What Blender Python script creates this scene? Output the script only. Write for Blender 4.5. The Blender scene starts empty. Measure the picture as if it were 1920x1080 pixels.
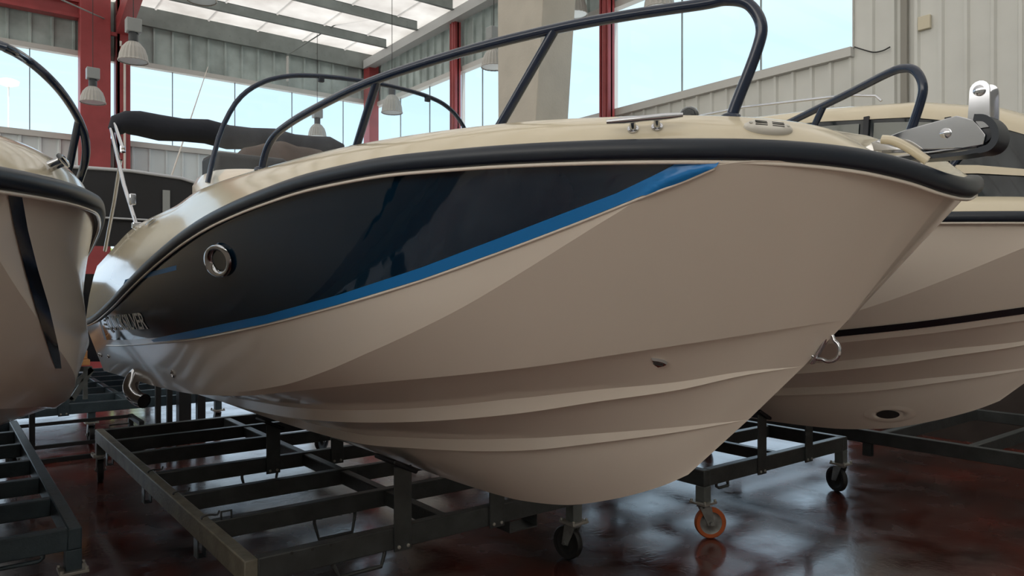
import bpy, bmesh, math, random
from mathutils import Vector, Matrix
from mathutils.bvhtree import BVHTree
random.seed(4)
SC = bpy.context.scene
COL = SC.collection
PI = math.pi

# ------------------------------------------------------------------ camera frame
YAW = math.radians(37.9); F_PX = 1387.0; CAM_H = 1.6
FWD = Vector((math.sin(YAW), math.cos(YAW), 0)); RGT = Vector((math.cos(YAW), -math.sin(YAW), 0))
CAM = Vector((0, 0, CAM_H))
def sight(px, py):
    return FWD + RGT * ((px - 960) / F_PX) + Vector((0, 0, (540 - py) / F_PX))
def on_x(px, py, x): d = sight(px, py); return CAM + d * (x / d.x)
def on_y(px, py, y): d = sight(px, py); return CAM + d * (y / d.y)
def on_z(px, py, z): d = sight(px, py); return CAM + d * ((z - CAM_H) / d.z)
def at_depth(px, py, t): return CAM + sight(px, py) * t

# ------------------------------------------------------------------ materials
def srgb(r, g, b):
    f = lambda c: (c / 12.92 if c <= .04045 else ((c + .055) / 1.055) ** 2.4)
    return (f(r / 255), f(g / 255), f(b / 255), 1)
def mat(name, col, rough=.5, metal=0, coat=0, noise=0, nscale=6, bump=0, bscale=40, spec=.5, col2=None):
    m = bpy.data.materials.new(name); m.use_nodes = True
    nt = m.node_tree; p = nt.nodes['Principled BSDF']
    p.inputs['Base Color'].default_value = col
    p.inputs['Roughness'].default_value = rough
    p.inputs['Metallic'].default_value = metal
    p.inputs['Coat Weight'].default_value = coat
    p.inputs['Coat Roughness'].default_value = .05
    p.inputs['Specular IOR Level'].default_value = spec
    tc = nt.nodes.new('ShaderNodeTexCoord')
    if noise or col2:
        n = nt.nodes.new('ShaderNodeTexNoise'); n.inputs['Scale'].default_value = nscale
        n.inputs['Detail'].default_value = 6
        nt.links.new(tc.outputs['Object'], n.inputs['Vector'])
        r = nt.nodes.new('ShaderNodeValToRGB')
        c2 = col2 or tuple(c * (1 - noise) for c in col[:3]) + (1,)
        r.color_ramp.elements[0].position = .35; r.color_ramp.elements[1].position = .65
        r.color_ramp.elements[0].color = c2; r.color_ramp.elements[1].color = col
        nt.links.new(n.outputs['Fac'], r.inputs['Fac'])
        nt.links.new(r.outputs['Color'], p.inputs['Base Color'])
    if bump:
        n2 = nt.nodes.new('ShaderNodeTexNoise'); n2.inputs['Scale'].default_value = bscale
        nt.links.new(tc.outputs['Object'], n2.inputs['Vector'])
        b = nt.nodes.new('ShaderNodeBump'); b.inputs['Strength'].default_value = bump
        b.inputs['Distance'].default_value = .02
        nt.links.new(n2.outputs['Fac'], b.inputs['Height'])
        nt.links.new(b.outputs['Normal'], p.inputs['Normal'])
    return m
def glass_mat(name, tint=(1, 1, 1, 1), refl=.06):
    m = bpy.data.materials.new(name); m.use_nodes = True
    nt = m.node_tree; nt.nodes.clear()
    o = nt.nodes.new('ShaderNodeOutputMaterial'); mx = nt.nodes.new('ShaderNodeMixShader')
    t = nt.nodes.new('ShaderNodeBsdfTransparent'); g = nt.nodes.new('ShaderNodeBsdfGlossy')
    t.inputs['Color'].default_value = tint; g.inputs['Roughness'].default_value = .02
    mx.inputs['Fac'].default_value = refl
    nt.links.new(t.outputs[0], mx.inputs[1]); nt.links.new(g.outputs[0], mx.inputs[2])
    nt.links.new(mx.outputs[0], o.inputs['Surface'])
    return m
M = {}
M['gel'] = mat('white_gelcoat', (.80, .73, .645, 1), .16, coat=.3)
M['deck'] = mat('cream_gelcoat', (.63, .56, .42, 1), .14, coat=.3)
M['navy'] = mat('navy_gelcoat', (.003, .017, .036, 1), .04, coat=.3)
M['blue'] = mat('blue_vinyl', (.012, .20, .56, 1), .3)
M['rub'] = mat('black_rubber', (.006, .012, .023, 1), .38)
M['rail'] = mat('dark_blue_rail', (.006, .017, .045, 1), .2, coat=.2)
M['chrome'] = mat('stainless', (.56, .57, .60, 1), .09, metal=1)
M['blackgel'] = mat('black_vinyl', (.006, .007, .012, 1), .2)
M['white'] = mat('white_vinyl', (.85, .85, .85, 1), .4)
M['vent'] = mat('grey_plastic', (.62, .60, .55, 1), .45)
M['slot'] = mat('dark_slot', (.03, .03, .03, 1), .6)
M['brown_cover'] = mat('brown_canvas', (.075, .042, .028, 1), .75, noise=.4, nscale=5, bump=.3, bscale=14)
M['navy_canvas'] = mat('navy_canvas', (.008, .011, .02, 1), .8, bump=.3, bscale=16)
M['black_canvas'] = mat('black_canvas', (.012, .013, .017, 1), .55, noise=.4, nscale=2)
M['piping'] = mat('light_piping', (.5, .52, .56, 1), .4)
M['screen'] = glass_mat('screen_glass', (.90, .95, .97, 1), .045)
M['pane'] = glass_mat('window_glass', (.96, .985, 1, 1), .04)
M['cabin_glass'] = mat('tinted_glass', (.012, .018, .022, 1), .03, coat=.4)
M['cabin_pane'] = mat('cabin_pane_glass', (.20, .215, .20, 1), .05, coat=.3)
M['steel'] = mat('painted_trolley_steel', (.058, .064, .064, 1), .42, noise=.35, nscale=9, bump=.12, bscale=60)
M['steel_warm'] = mat('pale_trolley_steel', (.24, .225, .175, 1), .42, noise=.4, nscale=9, bump=.12, bscale=60)  # paler, warmer tone for the left side beam
M['steel_blue'] = mat('blue_grey_trolley_steel', (.055, .085, .105, 1), .42, noise=.3, nscale=9, bump=.12, bscale=60)
M['leg'] = mat('galvanised_leg', (.15, .165, .16, 1), .45, noise=.3, nscale=14)
M['tyre'] = mat('black_tyre', (.018, .018, .018, 1), .55, noise=.4, nscale=20)
M['orange_tyre'] = mat('orange_tyre', (.50, .115, .03, 1), .5)
M['galv'] = mat('zinc_fork', (.33, .34, .33, 1), .38, metal=.6, noise=.3, nscale=20)
M['bolt'] = mat('bolt_zinc', (.45, .44, .40, 1), .4, metal=.6)
M['red'] = mat('red_painted_steel', (.36, .06, .065, 1), .42, noise=.2, nscale=3)
M['clad'] = mat('cream_cladding', (.66, .67, .64, 1), .5, noise=.1, nscale=1.3)
M['clad_back'] = mat('pale_grey_cladding', (.72, .79, .81, 1), .5, noise=.1, nscale=1.3)
M['clad_grey'] = mat('grey_cladding', (.46, .54, .53, 1), .5, noise=.35, nscale=2.2)
M['trim'] = mat('window_trim', (.55, .55, .53, 1), .45)
M['roof'] = mat('roof_sheet', (.80, .77, .73, 1), .55, noise=.16, nscale=1.1)
def roof_mat():
    m = bpy.data.materials.new('translucent_roof_sheet'); m.use_nodes = True
    nt = m.node_tree; nt.nodes.clear(); L = nt.links.new
    o = nt.nodes.new('ShaderNodeOutputMaterial'); mx = nt.nodes.new('ShaderNodeMixShader')
    t = nt.nodes.new('ShaderNodeBsdfTranslucent'); d = nt.nodes.new('ShaderNodeBsdfDiffuse')
    tc = nt.nodes.new('ShaderNodeTexCoord'); n = nt.nodes.new('ShaderNodeTexNoise'); n.inputs['Scale'].default_value = .8; n.inputs['Detail'].default_value = 7
    L(tc.outputs['Object'], n.inputs['Vector'])
    r = nt.nodes.new('ShaderNodeValToRGB'); e = r.color_ramp.elements
    e[0].position = .35; e[0].color = (.55, .51, .48, 1); e[1].position = .62; e[1].color = (.80, .77, .74, 1)
    L(n.outputs['Fac'], r.inputs['Fac']); L(r.outputs['Color'], t.inputs['Color']); L(r.outputs['Color'], d.inputs['Color'])
    mx.inputs['Fac'].default_value = .5
    L(t.outputs[0], mx.inputs[1]); L(d.outputs[0], mx.inputs[2]); L(mx.outputs[0], o.inputs['Surface'])
    return m
M['roof'] = roof_mat()
M['purlin'] = mat('grey_purlin', (.23, .26, .25, 1), .5, noise=.2, nscale=3)
M['rafter'] = mat('light_rafter', (.50, .51, .51, 1), .5)
M['concrete'] = mat('painted_concrete', (.50, .465, .40, 1), .75, noise=.1, nscale=2.5, bump=.1, bscale=30)
M['lampcase'] = mat('lamp_case', (.30, .32, .32, 1), .4)
M['lampneck'] = mat('lamp_neck', (.035, .04, .045, 1), .4)
M['shade'] = mat('ribbed_reflector', (.42, .41, .385, 1), .3)
M['lens'] = mat('lamp_glass', (.72, .80, .84, 1), .2)
M['cable'] = mat('cable', (.03, .03, .03, 1), .6)
M['pipe'] = mat('white_conduit', (.7, .66, .62, 1), .5)
M['wood'] = mat('planed_wood', (.52, .25, .09, 1), .6, noise=.3, nscale=12)
M['hedge'] = mat('hedge_leaves', (.30, .40, .10, 1), .8, noise=.6, nscale=9)
M['yard'] = mat('yard_concrete', (.62, .60, .56, 1), .9, noise=.15, nscale=.6)
M['patch'] = mat('tan_patch', (.62, .57, .44, 1), .7)
M['frame_black'] = mat('black_rack_steel', (.016, .017, .018, 1), .45)

def floor_mat():
    m = bpy.data.materials.new('red_painted_floor'); m.use_nodes = True
    nt = m.node_tree; p = nt.nodes['Principled BSDF']; L = nt.links.new
    tc = nt.nodes.new('ShaderNodeTexCoord')
    def noise(scale, detail=5, dist=0.):
        n = nt.nodes.new('ShaderNodeTexNoise'); n.inputs['Scale'].default_value = scale
        n.inputs['Detail'].default_value = detail; n.inputs['Distortion'].default_value = dist
        L(tc.outputs['Object'], n.inputs['Vector']); return n
    def ramp(n, a, ca, b, cb):
        r = nt.nodes.new('ShaderNodeValToRGB'); e = r.color_ramp.elements
        e[0].position = a; e[0].color = ca; e[1].position = b; e[1].color = cb
        L(n.outputs['Fac'], r.inputs['Fac']); return r
    worn = ramp(noise(.9, 9, .3), .36, (.120, .018, .009, 1), .66, (.026, .011, .009, 1))
    dust = ramp(noise(2.6, 12, .3), .46, (0, 0, 0, 1), .78, (.55, .55, .55, 1))
    mix = nt.nodes.new('ShaderNodeMix'); mix.data_type = 'RGBA'
    L(dust.outputs['Color'], mix.inputs['Factor']); L(worn.outputs['Color'], mix.inputs[6])
    mix.inputs[7].default_value = (.085, .075, .07, 1)
    L(mix.outputs[2], p.inputs['Base Color'])
    ro = ramp(noise(3.2, 12, .4), .34, (.09, .09, .09, 1), .68, (.34, .34, .34, 1))
    L(ro.outputs['Color'], p.inputs['Roughness'])
    b = nt.nodes.new('ShaderNodeBump'); b.inputs['Strength'].default_value = .14; b.inputs['Distance'].default_value = .006
    L(noise(26, 8, 1.0).outputs['Fac'], b.inputs['Height']); L(b.outputs['Normal'], p.inputs['Normal'])
    p.inputs['Coat Weight'].default_value = .35; p.inputs['Coat Roughness'].default_value = .10
    return m
M['floor'] = floor_mat()

# ------------------------------------------------------------------ mesh helpers
def box(bm, a, b, rot=None, pivot=None):
    a, b = Vector(a), Vector(b)
    vs = [bm.verts.new((x, y, z)) for x in (a.x, b.x) for y in (a.y, b.y) for z in (a.z, b.z)]
    for f in ((0, 1, 3, 2), (4, 6, 7, 5), (0, 4, 5, 1), (2, 3, 7, 6), (0, 2, 6, 4), (1, 5, 7, 3)):
        bm.faces.new([vs[i] for i in f])
    if rot is not None:
        bmesh.ops.rotate(bm, verts=vs, cent=pivot if pivot is not None else (a + b) / 2, matrix=rot)
    return vs
def frame_of(d):
    d = d.normalized(); up = Vector((0, 0, 1)) if abs(d.z) < .95 else Vector((1, 0, 0))
    u = d.cross(up).normalized(); return u, u.cross(d).normalized()
def tube(bm, pts, r, n=10, closed=False, cap=True):
    pts = [Vector(p) for p in pts]; rings = []; m = len(pts)
    u0 = None
    for i, p in enumerate(pts):
        if closed: d = pts[(i + 1) % m] - pts[i - 1]
        else: d = pts[min(i + 1, m - 1)] - pts[max(i - 1, 0)]
        d.normalize()
        if u0 is None: u, v = frame_of(d)
        else:
            u = (u0 - d * u0.dot(d)); u.normalize(); v = u.cross(d)
        u0 = u
        rr = r[i] if isinstance(r, (list, tuple)) else r
        rings.append([bm.verts.new(p + (u * math.cos(2 * PI * k / n) + v * math.sin(2 * PI * k / n)) * rr) for k in range(n)])
    for i in range(m - (0 if closed else 1)):
        a, b = rings[i], rings[(i + 1) % m]
        for k in range(n): bm.faces.new((a[k], a[(k + 1) % n], b[(k + 1) % n], b[k]))
    if cap and not closed:
        bm.faces.new(rings[0][::-1]); bm.faces.new(rings[-1])
def bar(bm, p, q, w, h):
    """square bar between two points"""
    p, q = Vector(p), Vector(q); u, v = frame_of(q - p); rings = []
    for c in (p, q): rings.append([bm.verts.new(c + u * a * w / 2 + v * b * h / 2) for a, b in ((-1, -1), (1, -1), (1, 1), (-1, 1))])
    for k in range(4): bm.faces.new((rings[0][k], rings[0][(k + 1) % 4], rings[1][(k + 1) % 4], rings[1][k]))
    bm.faces.new(rings[0][::-1]); bm.faces.new(rings[1])
def lathe(bm, prof, o, axis=(0, 0, 1), n=24, scale=(1, 1), udir=None, rib=0, closed_ends=True):
    o, ax = Vector(o), Vector(axis).normalized()
    if udir is not None: u = (Vector(udir) - ax * Vector(udir).dot(ax)).normalized(); v = ax.cross(u)
    else: u, v = frame_of(ax)
    rings = []
    for r, h in prof:
        ring = []
        for k in range(n):
            a = 2 * PI * k / n; q = r * (1 + (rib if k % 2 else 0))
            ring.append(bm.verts.new(o + ax * h + u * math.cos(a) * q * scale[0] + v * math.sin(a) * q * scale[1]))
        rings.append(ring)
    for a, b in zip(rings, rings[1:]):
        for k in range(n): bm.faces.new((a[k], a[(k + 1) % n], b[(k + 1) % n], b[k]))
    if closed_ends:
        if prof[0][0] > 1e-4: bm.faces.new(rings[0][::-1])
        if prof[-1][0] > 1e-4: bm.faces.new(rings[-1])
def grid(bm, rows, close=False):
    vr = [[bm.verts.new(p) for p in r] for r in rows]
    for a, b in zip(vr, vr[1:]):
        n = len(a)
        for k in range(n if close else n - 1):
            q = (a[k], a[(k + 1) % n], b[(k + 1) % n], b[k])
            bm.faces.new(q)
    return vr
def smooth_path(pts, n=8):
    pts = [Vector(p) for p in pts]; out = []
    P = [pts[0] * 2 - pts[1]] + pts + [pts[-1] * 2 - pts[-2]]
    for i in range(1, len(P) - 2):
        for k in range(n):
            t = k / n; a, b, c, d = P[i - 1], P[i], P[i + 1], P[i + 2]
            out.append(.5 * ((2 * b) + (c - a) * t + (2 * a - 5 * b + 4 * c - d) * t * t + (3 * b - a - 3 * c + d) * t ** 3))
    out.append(pts[-1]); return out
def origin(o):
    v = Vector((0, 0, 0))
    while o: v += o.location; o = o.parent
    return v
def obj(name, bm, m, parent=None, loc=None, smooth=30, bevel=0, weld=True):
    """ONE mesh object from a bmesh given in world coordinates"""
    if weld: bmesh.ops.remove_doubles(bm, verts=bm.verts, dist=1e-5)
    bmesh.ops.recalc_face_normals(bm, faces=bm.faces)
    base = origin(parent) if parent else Vector(loc or (0, 0, 0))
    bmesh.ops.translate(bm, verts=bm.verts, vec=-base)
    me = bpy.data.meshes.new(name)
    if smooth:
        ang = math.radians(smooth)
        for f in bm.faces: f.smooth = True
        for e in bm.edges:
            if len(e.link_faces) == 2 and e.calc_face_angle(0) > ang: e.smooth = False
    bm.to_mesh(me); bm.free()
    me.materials.append(M[m] if isinstance(m, str) else m)
    o = bpy.data.objects.new(name, me); COL.objects.link(o)
    if parent: o.parent = parent
    else: o.location = base
    if bevel:
        bv = o.modifiers.new('edge', 'BEVEL'); bv.width = bevel; bv.segments = 2; bv.limit_method = 'ANGLE'
    return o
def thing(name, label, cat, loc, group=None):
    o = bpy.data.objects.new(name, None); COL.objects.link(o); o.location = loc
    o.empty_display_size = .1
    return tag(o, label, cat, group)
def tag(o, label, cat, group=None):
    o['label'] = label; o['category'] = cat
    if group: o['group'] = group
    return o
def struct(name, bm, m, **k):
    o = obj(name, bm, m, **k); o['kind'] = 'structure'; return o
B = bmesh.new

# ------------------------------------------------------------------ interpolation
def pch(pairs):
    xs = [p[0] for p in pairs]; ys = [p[1] for p in pairs]; n = len(xs)
    h = [xs[i + 1] - xs[i] for i in range(n - 1)]; d = [(ys[i + 1] - ys[i]) / h[i] for i in range(n - 1)]
    m = [d[0]] + [0] * (n - 2) + [d[-1]]
    for i in range(1, n - 1):
        if d[i - 1] * d[i] > 0:
            w1 = 2 * h[i] + h[i - 1]; w2 = h[i] + 2 * h[i - 1]; m[i] = (w1 + w2) / (w1 / d[i - 1] + w2 / d[i])
    def e(x):
        x = min(max(x, xs[0]), xs[-1]); i = 0
        while i < n - 2 and x > xs[i + 1]: i += 1
        t = (x - xs[i]) / h[i]
        return (1 + 2 * t) * (1 - t) ** 2 * ys[i] + t * (1 - t) ** 2 * h[i] * m[i] + t * t * (3 - 2 * t) * ys[i + 1] + t * t * (t - 1) * h[i] * m[i + 1]
    return e
def sstep(a, b, x):
    t = min(max((x - a) / (b - a), 0), 1); return t * t * (3 - 2 * t)

# ------------------------------------------------------------------ the hull lines (metres; y from the stem head aft, z above the floor)
Y0 = .80
def rel(pairs, y0=Y0): return [(y - y0, v) for y, v in pairs]
b_sheer = pch([(0, 0), (.004, .065), (.02, .15), (.06, .28), (.13, .40), (.22, .52), (.33, .63), (.5, .76), (.8, .90), (1.2, 1.01), (1.8, 1.1), (2.6, 1.16), (3.6, 1.18), (6.05, 1.10)])
z_sheer = pch(rel([(.80, 1.858), (.83, 1.882), (.887, 1.904), (.96, 1.917), (1.04, 1.924), (1.26, 1.934), (1.7, 1.952), (1.98, 1.960), (2.29, 1.955), (2.66, 1.932), (3.05, 1.895), (3.51, 1.832), (3.96, 1.751), (4.57, 1.63), (5.2, 1.51), (6.15, 1.377), (6.85, 1.315)]))
b_chine = pch([(0, 0), (.05, .09), (.2, .24), (.45, .42), (.9, .62), (1.5, .79), (2.3, .90), (3.2, .96), (5.7, .98)])
z_chine = pch(rel([(1.075, 1.509), (1.15, 1.491), (1.256, 1.466), (1.47, 1.419), (1.81, 1.35), (2.1, 1.303), (2.54, 1.239), (3.03, 1.164), (3.55, 1.09), (4.5, 1.01), (6.75, .93)]))
b_s1 = pch([(0, 0), (.1, .1), (.4, .26), (.9, .42), (1.5, .53), (2.3, .6), (5.6, .62)])
z_s1 = pch(rel([(1.211, 1.366), (1.333, 1.336), (1.5, 1.283), (1.766, 1.222), (2.07, 1.152), (2.63, 1.054), (3.17, .984), (4, .91), (5, .87), (6.75, .83)]))
b_s2 = pch([(0, 0), (.1, .06), (.4, .15), (.9, .24), (1.5, .30), (2.3, .34), (5.4, .35)])
z_s2 = pch(rel([(1.402, 1.179), (1.59, 1.124), (1.74, 1.085), (1.956, 1.032), (2.2, .975), (2.435, .933), (2.99, .857), (3.5, .80), (4.5, .76), (6.75, .73)]))
z_keel = pch(rel([(1.643, .955), (1.738, .902), (1.864, .844), (2.0, .79), (2.275, .704), (2.48, .668), (2.63, .650), (2.88, .637), (3.2, .63), (4, .625), (6.75, .60)]))
z_deck = pch(rel([(.80, 1.895), (.85, 1.931), (.886, 1.964), (.93, 1.991), (1.0, 2.01), (1.17, 2.03), (1.32, 2.039), (1.65, 2.058), (2.47, 2.078), (2.93, 2.076), (3.6, 2.07), (4.06, 2.025), (4.98, 1.99), (6.11, 1.875), (6.85, 1.79)]))
v_crease = pch([(.2, .03), (.35, .06), (.45, .12), (.56, .27), (.84, .53), (1.1, .69), (1.46, .83), (1.77, .91), (2.17, .96), (2.7, .975)])
LEN = 6.05
def station(s):
    """half sections: (b, y, z) rows from sheer to keel; marks which rows are hard edges"""
    yS = LEN * s; S = Vector((b_sheer(yS), yS, z_sheer(yS)))
    def cur(y0, bf, zf, yend=5.95):
        y = y0 + (yend - y0) * s; return Vector((bf(y - y0), y, zf(y)))
    C = cur(.275, b_chine, z_chine); P1 = cur(.411, b_s1, z_s1); P2 = cur(.602, b_s2, z_s2)
    yk = .843 + (5.95 - .843) * s; K = Vector((0, yk, z_keel(yk)))
    ym = (S.y + C.y) / 2; vc = v_crease(ym)
    d = .060 * sstep(.02, .5, S.x) * (1 - sstep(1.5, 2.9, ym)) + .0
    rows, hard = [], []
    def side(v):
        p = S.lerp(C, v); k = min(v / vc, (1 - v) / (1 - vc)); p.x += d * k; return p
    for v in (0, vc * .34, vc * .67, vc): rows.append(side(v))
    hard.append(3)
    for q in (.2, .4, .6, .8): rows.append(side(vc + (1 - vc) * q))
    g = sstep(0, .28, C.x)
    rows.append(C); hard.append(8)
    rows.append(C + Vector((-.030 * g, 0, .003 * g))); hard.append(9)
    g1 = min(1, P1.x / .42) ** 1.2; g2 = min(1, P2.x / .24) ** 1.2
    a = rows[-1]; t1 = P1 + Vector((.009 * g1, 0, .056 * g1))
    rows.append(a.lerp(t1, .33)); rows.append(a.lerp(t1, .67)); rows.append(t1); hard.append(len(rows) - 1)
    rows.append(P1); hard.append(len(rows) - 1)
    rows.append(P1 + Vector((-.046 * g1, 0, .002 * g1))); hard.append(len(rows) - 1)
    a = rows[-1]; t2 = P2 + Vector((.008 * g2, 0, .050 * g2))
    rows.append(a.lerp(t2, .5)); rows.append(t2); hard.append(len(rows) - 1)
    rows.append(P2); hard.append(len(rows) - 1)
    rows.append(P2 + Vector((-.042 * g2, 0, .002 * g2))); hard.append(len(rows) - 1)
    a = rows[-1]
    for q in (.25, .5, .75, .93): 
        p = a.lerp(K, q); p.x += .02 * math.sin(PI * q) * g2; rows.append(p)
    rows.append(K)
    return rows, hard
NS = 90
SS = [(i / NS) ** 2.1 for i in range(NS + 1)]
STATIONS = [station(s) for s in SS]
HARD = STATIONS[0][1]
NR = len(STATIONS[0][0])

class Boat:
    pass
def make_boat(xc, y0, label, group=None, dz=0, rail_pts=None, full=0, crown=0):
    bt = Boat(); bt.xc = xc; bt.y0 = y0
    bt.root = thing('motorboat', label, 'boat', (xc, y0 + 2.4, .63 + dz), group)
    W = lambda p, sd: Vector((xc + sd * p.x * (1 + full * sstep(0, .5, 1.85 - p.z)), y0 + p.y, p.z + dz))
    bt.W = W
    # hull
    bm = B(); vr = []
    for rows, _ in STATIONS:
        line = [W(p, -1) for p in rows] + [W(p, 1) for p in rows[-2::-1]]
        vr.append([bm.verts.new(p) for p in line])
    n = len(vr[0]); hardset = set(HARD) | {n - 1 - h for h in HARD}
    for a, b in zip(vr, vr[1:]):
        for k in range(n - 1):
            bm.faces.new((a[k], b[k], b[k + 1], a[k + 1]))
    for k in range(NR - 1):
        try: bm.faces.new((vr[-1][k], vr[-1][k + 1], vr[-1][n - 2 - k], vr[-1][n - 1 - k]))
        except ValueError: pass
    key = lambda v: tuple(round(c, 4) for c in v.co)
    hk = set()
    for a, b in zip(vr, vr[1:]):
        for h in hardset: hk.add(frozenset((key(a[h]), key(b[h]))))
    for k in range(n - 1): hk.add(frozenset((key(vr[-1][k]), key(vr[-1][k + 1]))))
    bmesh.ops.remove_doubles(bm, verts=bm.verts, dist=2e-5)
    bm.edges.ensure_lookup_table()
    for e in bm.edges:
        if frozenset((key(e.verts[0]), key(e.verts[1]))) in hk: e.smooth = False
    bmesh.ops.recalc_face_normals(bm, faces=bm.faces)
    bt.hull_bvh = BVHTree.FromBMesh(bm)
    bt.hull = obj('hull', bm, 'gel', bt.root, smooth=50, weld=False)
    # topside-only surface, carried a little above the sheer, for laying graphics on
    for sd, nm in ((-1, 'star'), (1, 'port')):
        sb = B(); rr = []
        for rows, _ in STATIONS[1:]:
            up = rows[0] + (rows[0] - rows[1]).normalized() * .07
            rr.append([W(up, sd)] + [W(p, sd) for p in rows[:9]])
        grid(sb, rr); bmesh.ops.recalc_face_normals(sb, faces=sb.faces)
        setattr(bt, nm, BVHTree.FromBMesh(sb)); sb.free()
    # rub rail: D profile swept along the sheer, round the bow
    path = [W(STATIONS[i][0][0], -1) for i in range(NS, 0, -1)] + [W(STATIONS[0][0][0], -1)] + [W(STATIONS[i][0][0], 1) for i in range(1, NS + 1)]
    pp = [path[0]]
    for p in path[1:]:
        if (p - pp[-1]).length > .012: pp.append(p)
    path = pp
    def sweep(path, prof):
        rows = []; m = len(path)
        for i, p in enumerate(path):
            t = path[min(i + 1, m - 1)] - path[max(i - 1, 0)]; t.z *= 1; t.normalize()
            out = Vector((-t.y, t.x, 0)); out.normalize()
            c = Vector((xc, y0 + 3.4, p.z))
            if out.dot(p - c) < 0: out = -out
            up = out.cross(t); up = up if up.z > 0 else -up
            rows.append([p + out * a + up * b for a, b in prof])
        bm = B(); vr = grid(bm, rows, close=True)
        bm.faces.new(vr[0]); bm.faces.new(vr[-1][::-1]); return bm
    prof = [(.030 * (abs(math.cos(a)) ** .7) * (1 if math.cos(a) > 0 else -.5), .027 * (abs(math.sin(a)) ** .8) * (1 if math.sin(a) > 0 else -1)) for a in [2 * PI * k / 16 for k in range(16)]]
    bt.rub = obj('rub_rail', sweep(path, prof), 'rub', bt.root, smooth=60)
    prof = [(.010 + .006 * math.cos(a), -.030 + .0055 * math.sin(a)) for a in [2 * PI * k / 8 for k in range(8)]]
    obj('flange', sweep(path, prof), 'gel', bt.hull, smooth=60)
    # deck with rolled edge and open cockpit
    def drow(s):
        y = LEN * s; b = b_sheer(y); zs = z_sheer(y); zd = max(z_deck(y) + crown, zs + .03)
        sh = math.exp(-(b / .35) ** 2); out = []
        h = zd - zs
        for k, z in ((0, zs + .012), (.006, zs + .024), (.030, zs + .024 + .42 * (h - .024)), (.062, zs + .024 + .78 * (h - .024)), (.088, zd - .010), (.100, zd - .002), (.118, zd + .002), (.16, zd + .003)):
            kk = min(k, b * .96); out.append(Vector((b - kk, y + k * sh, z)))
        op = sstep(2.1, 2.3, y)
        bi = max(b - .22 * (1 - .0), b * .1)
        out.append(Vector((min(bi, out[-1].x), y + .2 * sh, zd + .004)))
        out.append(Vector((min(bi - .02, out[-1].x) if bi > .05 else 0, y + .22 * sh, zd + .006 + op * (1.50 - zd))))
        out.append(Vector((0, y + .25 * sh, zd + .02 * (1 - op) + op * (1.50 - zd))))
        return out
    rows = []
    for s in SS[1:]:
        r = drow(s); rows.append([W(p, -1) for p in r] + [W(p, 1) for p in r[-2::-1]])
    r0 = drow(0)
    bm = B(); vr = grid(bm, rows)
    bm.faces.new(vr[0])
    bmesh.ops.remove_doubles(bm, verts=bm.verts, dist=2e-5)
    bmesh.ops.recalc_face_normals(bm, faces=bm.faces)
    bt.deck_bvh = BVHTree.FromBMesh(bm)
    bt.deck = obj('deck', bm, 'deck', bt.root, smooth=45, weld=False)
    # bow rails
    for sd in (-1, 1):
        P = lambda d, y, z: Vector((xc + sd * d, y0 + y, z + dz))
        pts = [P(.464, .338, 2.02), P(.46, .325, 2.06), P(.447, .272, 2.19), P(.445, .262, 2.25), P(.455, .29, 2.305), P(.475, .34, 2.327), P(.50, .40, 2.328),
               P(.60, .56, 2.324), P(.70, .74, 2.316), P(.83, 1.02, 2.295), P(.95, 1.37, 2.262), P(.99, 1.75, 2.235), P(1.0, 1.96, 2.215),
               P(1.005, 2.07, 2.19), P(1.01, 2.14, 2.14), P(1.015, 2.18, 2.06)]
        if rail_pts: pts = [Vector((xc + sd * (p.x - xc), p.y, p.z)) for p in rail_pts]
        bm = B(); tube(bm, smooth_path(pts, 6), .0145, 12)
        for q in (pts[0], pts[-1]): lathe(bm, [(.026, -.004), (.026, .006), (.016, .012)], Vector((q.x, q.y, z_deck(q.y - y0) + .002 + dz)), n=16)
        rl = obj('bow_rail', bm, 'rail', bt.root, smooth=60)
        for a, c in (((pts[8], Vector((xc + sd * (rail_foot.x - xc), rail_foot.y, rail_foot.z)))),) if rail_pts else ((P(.70, .74, 2.316), P(.765, .93, 2.05)), (P(.937, 1.33, 2.267), P(.93, 1.50, 2.07))):
            bm = B(); tube(bm, [a, c], .0135, 12); lathe(bm, [(.024, 0), (.024, .008), (.015, .012)], c, n=16)
            obj('rail_post', bm, 'rail', rl, smooth=60)
    return bt
def hit(bvh, px, py):
    d = sight(px, py).normalized(); h = bvh.ray_cast(CAM, d)
    if h[0] is None: return None, None
    n = h[1]; n = -n if n.dot(d) > 0 else n
    return h[0], n
def decal(name, bvh, top, bot, m, parent, off=.003, nu=40, nv=6):
    """thin vinyl laid on the curved topside between two outlines"""
    def res(pl):
        pl = [Vector((p[0], p[1], 0)) for p in pl]; L = [0]
        for a, b in zip(pl, pl[1:]): L.append(L[-1] + (b - a).length)
        out = []
        for i in range(nu + 1):
            s = L[-1] * i / nu; k = 0
            while k < len(pl) - 2 and s > L[k + 1]: k += 1
            out.append(pl[k].lerp(pl[k + 1], (s - L[k]) / max(L[k + 1] - L[k], 1e-9)))
        return out
    A, Bt = res(top), res(bot); bm = B(); vr = []
    for i in range(nu + 1):
        row = []
        for j in range(nv + 1):
            q = A[i].lerp(Bt[i], j / nv); p, n = hit(bvh, q.x, q.y)
            row.append(bm.verts.new(p + n * off) if p else None)
        vr.append(row)
    for a, b in zip(vr, vr[1:]):
        for j in range(nv):
            q = [a[j], a[j + 1], b[j + 1], b[j]]
            if all(q): 
                try: bm.faces.new(q)
                except ValueError: pass
    return obj(name, bm, m, parent, smooth=60, weld=False)

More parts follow.
